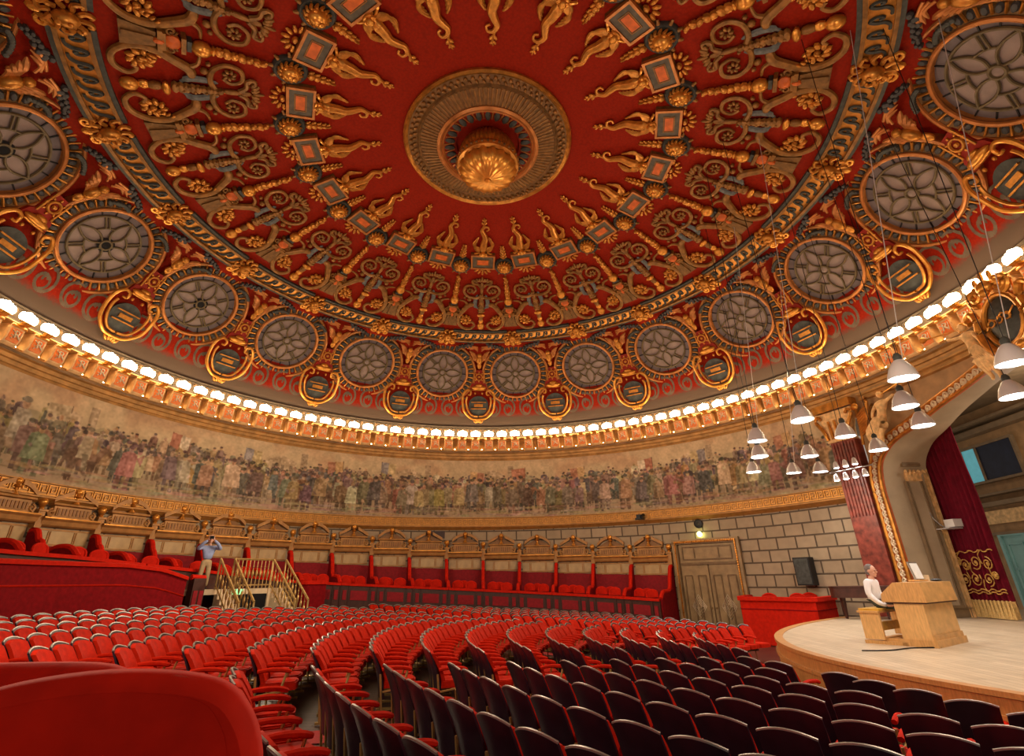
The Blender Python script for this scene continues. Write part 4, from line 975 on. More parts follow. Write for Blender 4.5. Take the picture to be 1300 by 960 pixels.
src = [o for o in COL.objects if o.name == 'box_chair'][0]
for j, (x, y) in enumerate(((10.9,7.6),(11.6,6.9),(12.3,7.3))):
    o = copy_tree(src); o.matrix_world = Matrix.Translation((x,y,Z(-1.55))) @ Matrix.Rotation(R_(150),4,'Z')
    tag(o, 'small red chair in the red box by the stage, %s from the door' % nth(j+1), 'chair', 'chairs in the stage box')
fb = MB().prism([(q.x,q.y) for q in path]+[(12.7,6.7)], Z(-1.6), Z(-1.56)); tag(fb.build('floor_stage_box', 'carpet_red', smooth=0), kind='structure')

p = empty('velvet_return', Matrix.Identity(4)); tag(p, 'curved red velvet end wall of the boxes on the stage side of the stairs', 'parapet')
path = bez([tuple(cyl(-38.6,12.1,0)), tuple(cyl(-38.5,11.8,0)), tuple(cyl(-37.9,11.6,0)), tuple(cyl(-36.8,11.55,0)), tuple(cyl(-34.6,11.6,0))], 6)
b = MB(); wallpath(b, path, Z(-1.7), Z(.0), .12); b.build('velvet_wall', 'velvet', p, smooth=35)
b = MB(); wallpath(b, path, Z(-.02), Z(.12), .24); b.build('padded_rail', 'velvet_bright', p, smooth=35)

# ================================================================== STAGE
ZS = -1.3
bb = np.linspace(-10.6, 6.6, 40); edge = [(rim_a(b_), b_) for b_ in bb]
poly = edge+[(12.4,6.3),(13.0,5.9),(19.4,9.6),(19.4,-12.0),(12,-10.6)]
s = MB(); pts3 = [ab(a, b_) for a, b_ in poly]; n = len(pts3)
s.add([(q.x,q.y,Z(ZS)) for q in pts3]+[(q.x,q.y,Z(-2.4)) for q in pts3], [tuple(range(n))]+[(i,(i+1)%n,n+(i+1)%n,n+i) for i in range(n)])
s.uv = [((q.dot(bv)), (q.dot(av))) for q in pts3]*2
stg = tag(s.build('floor_stage', 'stage_boards', smooth=0), kind='structure')
def sweep_edge(b, off0, off1, z0, z1):
    E = [ab(a, b_) for a, b_ in edge]; n = len(E); vs = []
    for i, q in enumerate(E):
        dd = (E[min(i+1,n-1)]-E[max(i-1,0)]).normalized(); nn = Vector((-dd.y, dd.x, 0))
        if nn.dot(av) > 0: nn = -nn
        for o_, z in ((off0,z0),(off1,z0),(off1,z1),(off0,z1)): vs.append((q.x+nn.x*o_, q.y+nn.y*o_, Z(z)))
    b.add(vs, [(4*i+k, 4*i+(k+1)%4, 4*i+4+(k+1)%4, 4*i+4+k) for i in range(n-1) for k in range(4)])
e = MB(); sweep_edge(e, -.02, .06, ZS-.62, ZS-.06); tag(e.build('trim_6', 'rim_wood', smooth=30), kind='structure')
e = MB(); sweep_edge(e, -.09, .09, ZS-.05, ZS+.012); sweep_edge(e, 0, .1, ZS-.3, ZS-.24); tag(e.build('trim_7', 'rim_wood', smooth=30), kind='structure')
# cable on the stage
c = MB().tube(bez([(6.9,-2.9,Z(ZS+.012)),(7.4,-2.95,Z(ZS+.012)),(8.0,-2.72,Z(ZS+.012)),(8.55,-2.75,Z(ZS+.012))],6), .012, 5); tag(c.build('stage_cable', 'black'), 'thin black cable lying on the stage boards before the organ console', 'cable')

# proscenium wall on the drum: pilaster, spandrel with the arch cut out, egg band, reveal
ARCH = [(73.3,-2.2),(73.3,2.6),(73.5,3.2),(74.2,3.75),(75.6,4.12),(77.5,4.42),(80.7,4.68),(84.6,5.02),(88.9,5.3),(93.2,5.56),(97.5,5.7)]
ARCH = ARCH+[(2*97.5-a, z) for a, z in ARCH[-2::-1]]
ARCH_IN = [(74.6,-2.2),(74.5,2.6),(74.7,3.1),(75.3,3.6),(76.6,3.95),(78.4,4.22),(81.3,4.45),(85.0,4.78),(89.1,5.05),(93.3,5.3),(97.5,5.43)]
ARCH_IN = ARCH_IN+[(2*97.5-a, z) for a, z in ARCH_IN[-2::-1]]
def arch_pts(A, n=6):
    P = bez([(a, z) for a, z in A[1:-1]], n); return [A[0]]+[(v.x, v.y) for v in P]+[A[-1]]
AO, AI = arch_pts(ARCH), arch_pts(ARCH_IN)
def spandrel(name, r, top, m_, left=72.4):
    b = MB(); out = [p_ for p_ in AO if True]; vs = []
    for a, z in out: vs += [tuple(cyl(a, r, Z(z))), tuple(cyl(a, r, Z(top)))]
    b.add(vs, [(2*i,2*i+2,2*i+3,2*i+1) for i in range(len(out)-1)]); return b
b = spandrel('s', 14.3, 6.25, 'plaster_warm'); tag(b.build('wall_proscenium', 'plaster_warm', smooth=60), kind='structure')
at_ = MB().ring([(14.3,Z(6.16)),(14.12,Z(6.14)),(14.12,Z(6.08)),(14.2,Z(6.05)),(14.2,Z(5.98)),(14.16,Z(5.96)),(14.16,Z(5.9)),(14.3,Z(5.88))], 74.8, 94, 30); tag(at_.build('trim_11', 'cornice_gold', smooth=25), kind='structure')
eb = empty('arch_moulding', wall_frame(97.5, 14.1, 0)); tag(eb, 'orange egg-and-leaf moulding of the great stage arch', 'arch moulding'); inv = eb.matrix_world.inverted()
b = MB(); vs = []
for (a, z), (a2, z2) in zip(AO, AI):
    vs += [inv @ cyl(a, 14.12, Z(z)), inv @ cyl(a2, 14.12, Z(z2)), inv @ cyl(a2, 14.35, Z(z2)), inv @ cyl(a, 14.35, Z(z))]
b.add(vs, [(4*i+k, 4*i+(k+1)%4, 4*i+4+(k+1)%4, 4*i+4+k) for i in range(len(AO)-1) for k in range(4)]); b.build('band', 'egg_ground', eb, smooth=0)
b = MB(); b.tube([inv @ cyl(a, 14.11, Z(z)) for a, z in AO], .06, 6); b.tube([inv @ cyl(a, 14.11, Z(z)) for a, z in AI], .06, 6); b.build('gilt_edge', 'gold', eb)
acc = 0; nxt = .1; b = MB()
for k in range(len(AO)-1):
    p0 = (cyl(*[AO[k][0], 14.1], Z(AO[k][1]))+cyl(AI[k][0], 14.1, Z(AI[k][1])))/2; p1 = (cyl(AO[k+1][0], 14.1, Z(AO[k+1][1]))+cyl(AI[k+1][0], 14.1, Z(AI[k+1][1])))/2; L_ = (p1-p0).length
    while nxt < acc+L_:
        q = inv @ p0.lerp(p1, (nxt-acc)/L_); t_ = (inv.to_3x3() @ (p1-p0)).normalized(); an = math.atan2(t_.z, t_.x)
        bb_ = MB()
        for s_ in (-1,1):
            cpts = [Vector((s_*.10*sin(f*PI*.9), .1-.2*f+.0, 0)) for f in (0,.25,.5,.75,1)]
            bb_.tube([(v.x, v.y, 0) for v in cpts], .03, 5)
        bb_.ell((0,-.03,0),(.05,.07,.04),6,4)
        R = Matrix.Rotation(an, 3, 'Z')
        vv = []
        for v in bb_.v: w_ = R @ Vector(v); vv.append((q.x+w_.x, q.y-.015+w_.z, q.z+w_.y))
        b.add(vv, bb_.f); nxt += .235
    acc += L_
b.build('egg_ornament', 'stone_cream', eb)
# reveal of the arch: splayed jamb and soffit going back to the curtain line
b = MB(); vs = []
BACK = 14.75
def back_pt(a, z):
    q = cyl(a, 14.3, Z(z)); bb_ = q.dot(bv); f = min(1, abs(bb_)/5.6)
    return ab(BACK, bb_*1.0+(.22 if bb_ > 0 else -.22)*f, Z(z-.05))
for a, z in AI: vs += [tuple(cyl(a, 14.3, Z(z))), tuple(back_pt(a, z))]
b.add(vs, [(2*i,2*i+1,2*i+3,2*i+2) for i in range(len(AI)-1)]); tag(b.build('wall_reveal', 'reveal', smooth=50), kind='structure')
# pilaster on the jamb
j0 = cyl(AI[0][0], 14.3, 0); j1 = back_pt(AI[0][0], 0); j1.z = 0; jd = (j1-j0).normalized(); jn = Vector((jd.y, -jd.x, 0)); JL = (j1-j0).length
if jn.dot(CAM-j0) < 0: jn = -jn
JM = Matrix(((jd.x, -jn.x, 0, j0.x), (jd.y, -jn.y, 0, j0.y), (0,0,1,0), (0,0,0,1)))
p = empty('jamb_pilaster', JM); tag(p, 'beige panelled pilaster with a leafy capital on the stage jamb', 'pilaster'); x0 = JL*.62
zb, zc = -.98, 2.95
b = MB(); b.box((x0,-.04,Z((zb+zc)/2)),(.46,.08,zc-zb)); b.build('shaft', 'reveal', p, smooth=0)
b = MB()
for dx in (-.29,-.22,.22,.29): b.box((x0+dx,-.06,Z((zb+zc)/2)),(.035,.12,zc-zb))
b.box((x0,-.06,Z(zb)),(.62,.14,.08)); b.build('moulding', 'reveal_dark', p, smooth=0)
b = MB()
for q in range(-2,3):
    b.tube(bez([(x0+q*.1,-.1,Z(zc)),(x0+q*.12,-.14,Z(zc+.2)),(x0+q*.16,-.24,Z(zc+.34)),(x0+q*.17,-.24,Z(zc+.26))],3), .045, 5)
b.box((x0,-.1,Z(zc+.15)),(.5,.14,.3)); b.build('capital', 'stucco_gold', p)
b = MB(); b.box((x0,-.1,Z(zc+.55)),(.66,.2,.1)); b.box((x0,-.1,Z(zc+.75)),(.6,.16,.26)); b.box((x0,-.12,Z(zc+.93)),(.72,.24,.08)); b.build('entablature', 'reveal_dark', p, smooth=0)
b = MB(); b.box((JL*.5,-.03,Z(-1.16)),(JL*.98,.06,.26)); b.box((JL*.5,-.04,Z(-1.03)),(JL*.98,.1,.05)); tag(b.build('baseboard_jamb', 'reveal_dark', smooth=0), kind='structure').matrix_world = JM
b = MB(); b.box((JL-.03,-.04,Z(1.2)),(.07,.1,5.0)); b.box((JL-.12,-.04,Z(1.2)),(.03,.06,5.0)); o = tag(b.build('trim_8', 'stucco_gold', smooth=0), kind='structure'); o.matrix_world = JM
# red marble pilaster
m = M['garnet']; p = empty('marble_pilaster', wall_frame(71.0, 14.2, 0)); tag(p, 'red marble pilaster with fluted upper shaft and gilt capital beside the arch', 'pilaster')
b = MB(); b.box((0,0,Z(1.65)),(.92,.4,5.9)); b.build('shaft', 'garnet', p, smooth=0)
b = MB()
for k in range(7): b.tube([(-.36+.12*k,-.2,Z(1.9)),(-.36+.12*k,-.2,Z(4.55))], .042, 6)
b.build('fluting', 'garnet', p)
b = MB(); b.prism([(-.5,4.6),(.5,4.6),(.42,4.75),(.46,5.1),(.62,5.55),(.7,5.75),(-.7,5.75),(-.62,5.55),(-.46,5.1),(-.42,4.75)], -.3, .1, axes='xzy'); b.v = [(x,y,z+CZ) for x,y,z in b.v]; b.build('capital', 'stucco_gold', p, smooth=20)
b = MB()
for s_ in (-1,1): b.tube(bez([(s_*.42,-.32,Z(4.7)),(s_*.5,-.36,Z(5.1)),(s_*.72,-.36,Z(5.5)),(s_*.6,-.36,Z(5.66)),(s_*.5,-.36,Z(5.52))],4), [.07]*8+[.06]*8+[.04], 6)
for q in range(-1,2): b.tube([(q*.2,-.32,Z(4.72)),(q*.24,-.36,Z(5.4))], [.07,.04], 6)
b.box((0,-.1,Z(5.95)),(1.5,.5,.3)); b.build('capital_leaf', 'gold', p)
# stage back wall, ceiling, window, door
bw = MB(); q = [ab(19.3,-12,Z(-1.5)), ab(19.3,12,Z(-1.5)), ab(19.3,12,Z(7.4)), ab(19.3,-12,Z(7.4))]; bw.add(q, [(0,1,2,3)]); tag(bw.build('wall_stage_back', 'plaster_warm', smooth=0), kind='structure')
SB = Matrix(((bv.x, av.x, 0, (av*19.3).x), (bv.y, av.y, 0, (av*19.3).y), (0,0,1,0), (0,0,0,1)))     # x along b, y away from the hall
b = MB()
for z, h_, t_ in ((2.5,.16,.3),(2.85,.08,.4),(1.4,.1,.2),(5.3,.2,.4),(5.6,.1,.6),(3.35,.08,.25)): b.box((0,-t_/2,Z(z)),(24,t_,h_))
o = tag(b.build('trim_9', 'reveal_dark', smooth=0), kind='structure'); o.matrix_world = SB
b = MB(); b.box((0,-.06,Z(2.02)),(24,.08,.5)); o = tag(b.build('trim_10', 'stucco_gold', smooth=0), kind='structure'); o.matrix_world = SB
sc_ = MB(); q = [ab(14.9,-9,Z(6.2)), ab(14.9,12,Z(6.2)), ab(19.3,12,Z(6.2)), ab(19.3,-9,Z(6.2))]; sc_.add(q, [(3,2,1,0)]); tag(sc_.build('ceiling_stage', 'reveal_dark', smooth=0), kind='structure')
wd = empty('window_1', SB @ Matrix.Translation((8.5,-.05,Z(4.1)))); tag(wd, 'wide stage-side window with bright cyan glass and dark pane', 'window', kind='structure')
b = MB()
for c, dd in (((0,0,.72),(2.6,.14,.1)),((0,0,-.72),(2.6,.14,.1)),((1.3,0,0),(.1,.14,1.5)),((-1.3,0,0),(.1,.14,1.5)),((.5,0,0),(.08,.14,1.4))): b.box(c, dd)
b.build('window_frame', 'reveal_dark', wd, smooth=0); MB().box((.9,.0,0),(.75,.04,1.4)).build('window_pane', 'cyan_glass', wd, smooth=0); MB().box((-.4,.0,0),(1.75,.04,1.4)).build('dark_pane', 'navy', wd, smooth=0)
d2 = empty('door_2', SB @ Matrix.Translation((8.75,-.06,Z(-1.3)))); tag(d2, 'pale cyan door at the back of the stage behind the curtain', 'door', kind='structure')
MB().box((0,0,1.3),(1.0,.1,2.6)).build('leaf', 'cyan_paint', d2, smooth=0); b = MB()
for c, dd in (((0,-.06,2.66),(1.24,.14,.12)),((-.56,-.06,1.3),(.12,.14,2.6)),((.56,-.06,1.3),(.12,.14,2.6)),((0,-.06,1.4),(.7,.06,.06)),((0,-.06,2.3),(.7,.06,.06)),((0,-.06,.3),(.7,.06,.06)),((.33,-.06,1.3),(.06,.06,2.0)),((-.33,-.06,1.3),(.06,.06,2.0))): b.box(c, dd)
b.build('door_frame', 'cyan_paint', d2, smooth=0)
# curtain
cu = empty('stage_curtain', Matrix(((bv.x, av.x, 0, (av*14.95).x), (bv.y, av.y, 0, (av*14.95).y), (0,0,1,0), (0,0,0,1)))); tag(cu, 'dark crimson stage curtain with gold embroidery and fringe', 'curtain')
def csheet(z0, z1, nz, x0, x1, amp, nf, off=0):
    b = MB(); nx = 90; vs = []
    for i in range(nz+1):
        z = z0+(z1-z0)*i/nz
        for j in range(nx+1):
            f = j/nx; x = x0+(x1-x0)*f; vs.append((x+.02*sin(z*2+f*9), off+amp*sin(f*PI*2*nf+.3*sin(z))*(.7+.3*sin(z*.9+f*5)), Z(z)))
    b.add(vs, [(i*(nx+1)+j, i*(nx+1)+j+1, (i+1)*(nx+1)+j+1, (i+1)*(nx+1)+j) for i in range(nz) for j in range(nx)]); return b
csheet(-.95, 6.2, 30, 4.25, 6.0, .09, 9).build('drape', 'curtain', cu, smooth=80)
csheet(-1.27, -.8, 6, 4.24, 6.0, .10, 9, -.02).build('fringe', 'fringe', cu, smooth=80)
b = MB()
for k in range(36): x = 4.26+1.72*k/35; b.tube([(x,-.12+.03*sin(k*2.1),Z(-.78)),(x+.02*sin(k),-.13,Z(-1.28))], [.012,.03], 5)
b.build('tassels', 'fringe', cu)
b = MB()
for (cx, cz, r_, sg) in ((4.6,.25,.2,1),(5.05,.3,.22,-1),(5.5,.22,.2,1),(4.75,-.2,.2,-1),(5.25,-.18,.22,1),(5.7,-.2,.2,-1),(4.45,-.1,.12,1),(5.75,.35,.14,1)):
    b.tube([(v.x,-.13,Z(v.y)) for v in spiral(cx,cz,r_,.04,random.random()*6,sg*1.6,18,0)], .018, 5); b.ell((cx,-.13,Z(cz)),(.05,.03,.05),6,4)
    b.tube([(v.x,-.13,Z(v.y)) for v in bez([(cx+r_,cz),(cx+r_*1.3,cz+.25*sg),(cx+.1,cz+.4*sg)],4)], .016, 5)
for z in (.62,-.5,-.58): b.tube([(4.27+1.7*k/30,-.12+.02*sin(k*1.9),Z(z+.03*sin(k*.9))) for k in range(31)], .018, 5)
b.build('embroidery', 'embroidery', cu)
# projector shelf before the curtain
p = empty('wall_projector', JM @ Matrix.Translation((JL-.1,-.02,Z(1.35)))); tag(p, 'small white projector on a bracket arm against the curtain', 'projector')
MB().box((.1,-.45,.16),(.42,.36,.24)).build('case', 'white_plastic', p, smooth=0); MB().box((.05,-.35,0),(.7,.5,.03)).build('shelf', 'lamp_metal', p, smooth=0); MB().tube(bez([(-.25,-.05,.7),(-.3,-.1,.4),(-.15,-.2,.1),(0,-.3,0)],4), .02, 5).build('arm', 'silver', p)

# ---------------------------------------------------------------- skinned bodies
def skin_mesh(verts, edges, radii, sub=2, root=0):
    me_ = bpy.data.meshes.new('sk'); me_.from_pydata(verts, edges, []); o = bpy.data.objects.new('sk', me_); COL.objects.link(o)
    o.modifiers.new('s', 'SKIN'); sv = me_.skin_vertices[0].data
    for i, r in enumerate(radii):
        sv[i].radius = (r, r) if not hasattr(r, '__len__') else r
        sv[i].use_root = (i == root)
    ss = o.modifiers.new('u', 'SUBSURF'); ss.levels = sub; ss.render_levels = sub
    bpy.context.view_layer.update(); dg = bpy.context.evaluated_depsgraph_get(); out = bpy.data.meshes.new_from_object(o.evaluated_get(dg)); bpy.data.objects.remove(o)
    out.polygons.foreach_set('use_smooth', [True]*len(out.polygons)); return out
class SK:
    def __init__(s): s.v = []; s.e = []; s.r = []
    def chain(s, pts, rad, start=None):
        prev = start
        for q, r in zip(pts, rad):
            s.v.append(tuple(q)); s.r.append(r); i = len(s.v)-1
            if prev is not None: s.e.append((prev, i))
            prev = i
        return prev
    def build(s, name, m_, parent, sub=2):
        me_ = skin_mesh(s.v, s.e, s.r, sub); me_.name = name; me_.materials.append(M[m_]); o = bpy.data.objects.new(name, me_); COL.objects.link(o); o.parent = parent; return o
def hand(parent_sk, wrist, dirv, side, upv, start, curl=.5):
    """palm and five fingers grown out of the forearm"""
    d_ = Vector(dirv).normalized(); s_ = Vector(side).normalized(); u_ = Vector(upv).normalized(); w_ = Vector(wrist)
    palm = parent_sk.chain([w_+d_*.045, w_+d_*.085], [.032,.034], start)
    for k, (off, ln) in enumerate(((.033,.075),(.011,.085),(-.011,.08),(-.032,.062))):
        q0 = w_+d_*.1+s_*off; parent_sk.chain([q0, q0+d_*ln*.5-u_*ln*.15*curl, q0+d_*ln*(1-.35*curl)-u_*ln*.55*curl], [.0095,.0088,.0075], palm)
    parent_sk.chain([w_+d_*.05+s_*.04, w_+d_*.085+s_*.065-u_*.01, w_+d_*.11+s_*.07-u_*.025], [.012,.0105,.009], palm)
def head_mesh(p, c, fwd, hair, r=.105):
    """head with brow, nose, mouth, ears; local frame from the facing direction"""
    f = Vector(fwd).normalized(); z = Vector((0,0,1)); s_ = f.cross(z).normalized(); u_ = s_.cross(f); c = Vector(c)
    def T(x, y, zz): return c+s_*x+f*y+u_*zz
    b = MB()
    def e(cc, rr, nu=12, nv=10):
        t = MB().ell((0,0,0), rr, nu, nv); b.add([T(v[0]+cc[0], v[1]+cc[1], v[2]+cc[2]) for v in t.v], t.f)
    e((0,0,.02),(.078,.098,.105)); e((0,.03,-.06),(.056,.066,.06)); e((0,.108,-.01),(.014,.022,.026),8,6); e((0,.085,.028),(.06,.02,.014),8,6); e((0,.094,-.055),(.024,.012,.007),8,5); e((0,.09,-.066),(.022,.012,.008),8,5); e((0,.075,-.095),(.028,.022,.018),8,6)
    for q in (-1,1): e((q*.082,-.01,-.005),(.012,.024,.032),8,6); e((q*.045,.065,-.03),(.025,.025,.022),8,6)
    o = b.build('head', 'skin', p, smooth=180)
    b = MB()
    for q in (-1,1): e((q*.032,.088,.008),(.012,.008,.008),8,5)
    b.build('eye', 'hair_dark', o, smooth=180)
    b = MB(); e((0,-.028,.045),(.086,.092,.098)); e((0,-.05,-.02),(.08,.062,.07))
    if hair == 'hair_dark': e((0,.02,.1),(.07,.07,.04))
    b.build('hair', hair, p, smooth=180)
    return o

# ---------------------------------------------------------------- organ console and organist
org_o = Vector((8.45,-2.78,Z(ZS))); eu = Vector((-.53,.85,0)).normalized(); ew = Vector((eu.y,-eu.x,0))
OM = Matrix(((ew.x, eu.x, 0, org_o.x), (ew.y, eu.y, 0, org_o.y), (0,0,1,org_o.z), (0,0,0,1)))   # x = width, y = towards the player, z up
oc = empty('organ_console', OM); tag(oc, 'light oak organ console standing on the stage', 'organ console'); OW = 1.6
b = MB(); b.box((OW/2,.28,.06),(OW,.62,.12)); b.build('plinth', 'oak', oc, smooth=0)
b = MB(); b.box((OW/2,.28,.45),(OW-.06,.5,.66)); b.build('cabinet', 'oak_light', oc, smooth=0)
b = MB(); b.prism([(-.07,.78),(-.04,1.14),(.42,1.14),(.68,.93),(.70,.78)], -.04, OW+.04, axes='yzx'); b.build('desk_case', 'oak', oc, smooth=0)
b = MB(); b.box((OW/2,.3,.77),(OW+.02,.7,.03)); b.build('shadow_gap', 'dark_wood', oc, smooth=0)
b = MB()
for k in range(3): b.box((OW/2,.62+.06*k,.765),(1.25,.07,.02))
b.build('keyboard', 'paper', oc, smooth=0)
b = MB(); b.box((OW/2,.84,.03),(OW,.76,.06)); b.box((OW/2,.72,.08),(OW*.9,.34,.06)); b.build('pedal_board', 'oak', oc, smooth=0)
b = MB(); b.box((OW/2,.01,.16),(OW-.1,.03,.1)); b.box((.02,.0,.16),(.05,.04,.12)); b.build('cable_hatch', 'oak', oc, smooth=0)
bn = empty('organ_bench', OM @ Matrix.Translation((0,1.03,0))); tag(bn, 'oak organ bench with yellow padded top at the organ console', 'bench')
b = MB(); b.box((.06,0,.33),(.06,.36,.5)); b.build('side_panel', 'oak_light', bn, smooth=0); b = MB(); b.box((OW-.06,0,.33),(.06,.36,.5)); b.build('side_panel', 'oak_light', bn, smooth=0)
b = MB(); b.box((OW/2,0,.585),(OW+.06,.4,.035)); b.build('seat_board', 'oak', bn, smooth=0); MB().box((OW/2,0,.62),(OW-.1,.38,.05)).build('pad', 'yellow_pad', bn, smooth=0); MB().box((OW/2,-.02,.3),(OW-.2,.06,.16)).build('stretcher', 'yellow_pad', bn, smooth=0)
mr_ = empty('music_rack', OM @ Matrix.Translation((OW*.42,.2,1.15))); tag(mr_, 'framed music sheet propped on top of the organ console', 'music stand')
b = MB(); b.box((0,0,.02),(.46,.2,.03)); b.build('base', 'oak', mr_, smooth=0); b = MB(); b.box((0,.0,.2),(.44,.025,.36),rx=R_(-10)); b.build('frame', 'silver', mr_, smooth=0); b = MB(); b.box((0,.018,.2),(.38,.012,.3),rx=R_(-10)); b.box((0,-.018,.2),(.38,.012,.3),rx=R_(-10)); b.build('sheet', 'paper', mr_, smooth=0)
sb = empty('score_book', OM @ Matrix.Translation((OW*.62,.22,1.15))); tag(sb, 'small tan book lying beside the framed music sheet on the console', 'book')
MB().box((0,0,.06),(.2,.18,.12)).build('cover', 'stone_cream', sb, smooth=0); MB().box((.005,.0,.06),(.19,.17,.1)).build('pages', 'paper', sb, smooth=0)
dv = MB(); dv.ell((0,0,.03),(.12,.1,.03),12,6); o = dv.build('desk_device', 'black'); o.matrix_world = OM @ Matrix.Translation((OW*.93,.15,1.14)); tag(o, 'flat black device lying on the far end of the console top', 'device')
# organist: sits on the bench, faces -y of the console frame
pl = empty('organist', OM @ Matrix.Translation((OW*.36,1.08,.645))); tag(pl, 'seated grey-haired person in a white shirt playing the organ console', 'person')
pv = Vector((0,0,.1))
s = SK(); k0 = s.chain([(0,0,.1),(0,-.01,.28),(0,-.03,.46),(0,-.05,.56)], [(.165,.12),(.16,.115),(.18,.115),(.075,.07)])
for sd in (-1,1):
    s.chain([(sd*.19,-.03,.5),(sd*.25,-.02,.26),(sd*.22,-.16,.1),(sd*.19,-.3,.05)], [.075,.062,.052,.042], 2)
s.build('shirt', 'shirt_white', pl)
s = SK(); s.chain([(0,0,.08),(0,0,.16)], [(.17,.13),(.16,.12)])
for sd in (-1,1): s.chain([(sd*.1,-.08,.07),(sd*.13,-.42,.05),(sd*.12,-.5,-.2),(sd*.11,-.46,-.48)], [.095,.075,.06,.05], 0)
s.build('trousers', 'trousers_dark', pl)
s = SK(); s.chain([(0,-.05,.5),(0,-.065,.64)], [.066,.06])
s.build('body', 'skin', pl)
for sd in (-1,1):
    s = SK(); w0 = s.chain([(sd*.19,-.28,.055),(sd*.185,-.34,.045)], [.034,.028]); hand(s, (sd*.185,-.34,.045), (0,-1,.12), (-sd,0,0), (0,0,1), w0, .6); s.build('hand', 'skin', pl, 1)
    b = MB(); b.ell((sd*.11,-.53,-.52),(.045,.13,.045),10,6); b.build('shoe', 'black', pl)
head_mesh(pl, (0,-.085,.725), (0,-1,-.12), 'hair_grey')
# photographer on the landing
ph = empty('photographer', Matrix.Translation(cyl(-57.4, 11.75, Z(-.12))) @ Matrix.Rotation(R_(-150), 4, 'Z')); tag(ph, 'standing person in a blue jacket and khaki trousers raising a camera', 'person')
s = SK(); s.chain([(0,0,.95),(0,0,1.12),(0,.0,1.32),(0,0,1.44)], [(.165,.12),(.165,.12),(.19,.12),(.075,.07)])
for sd in (-1,1): s.chain([(sd*.2,0,1.38),(sd*.36,.14,1.32),(sd*.22,.3,1.5),(sd*.1,.32,1.6)], [.075,.066,.055,.045], 2)
s.build('jacket', 'jacket_blue', ph)
s = SK(); s.chain([(0,0,.92),(0,0,1.0)], [(.165,.12),(.155,.115)])
for sd in (-1,1): s.chain([(sd*.09,0,.82),(sd*.11,.03,.48),(sd*.12,-.0,.1)], [.1,.075,.06], 0)
s.build('trousers', 'trousers_khaki', ph)
s = SK(); s.chain([(0,0,1.38),(0,.01,1.54)], [.066,.06]); s.build('body', 'skin', ph)
for sd in (-1,1):
    s = SK(); w0 = s.chain([(sd*.1,.32,1.6),(sd*.075,.31,1.64)], [.036,.03]); hand(s, (sd*.075,.31,1.64), (-sd*.3,-.2,1), (-sd,0,0), (0,1,0), w0, .9); s.build('hand', 'skin', ph, 1)
    b = MB(); b.ell((sd*.12,.06,.045),(.05,.14,.045),10,6); b.build('shoe', 'black', ph)
head_mesh(ph, (0,.035,1.635), (0,1,.1), 'hair_dark')
pc = empty('camera_body', ph.matrix_world @ Matrix.Translation((0,.31,1.7))); tag(pc, 'small black camera held up by the photographer on the landing', 'camera')
MB().box((0,0,0),(.14,.07,.1)).build('body', 'black', pc, smooth=0); b = MB().lathe([(.035,0),(.035,.09),(.03,.1)],14); b.v = [(x,z+.03,y) for x,y,z in b.v]; b.build('lens', 'black', pc)

# grand piano behind the organist (side on, lid closed)
gp = empty('grand_piano', Matrix.Translation((12.5,3.95,Z(ZS))) @ Matrix.Rotation(R_(-38),4,'Z') @ Matrix.Diagonal((.82,.9,1,1))); tag(gp, 'dark polished grand piano with closed lid against the stone wall', 'piano')
ol = [(v.x, v.y) for v in bez([(-.75,-.7),(.75,-.7),(.75,.2),(.62,.6),(.3,.75),(.12,1.05),(-.15,1.3),(-.5,1.28),(-.75,.95),(-.75,-.7)], 4)][:-1]
ol = [(-y*1.15, x) for x, y in ol]
MB().prism(ol, .62, .92).build('case', 'dark_wood', gp, smooth=30); MB().prism([(x*1.02,y*1.02) for x,y in ol], .925, .96).build('lid', 'dark_wood', gp, smooth=30)
for (x, y) in ((.62,-.6),(.62,.6),(-1.15,-.3)): b = MB(); b.tube([(x,y,0),(x,y,.08),(x,y,.5),(x,y,.62)], [.05,.06,.09,.11], 8); b.build('leg', 'dark_wood', gp)
b = MB(); b.box((.9,0,.66),(.22,1.4,.05)); b.build('keyboard', 'paper', gp, smooth=0); b = MB(); b.box((.2,0,.3),(.06,.3,.6)); b.build('pedal_lyre', 'dark_wood', gp, smooth=0)

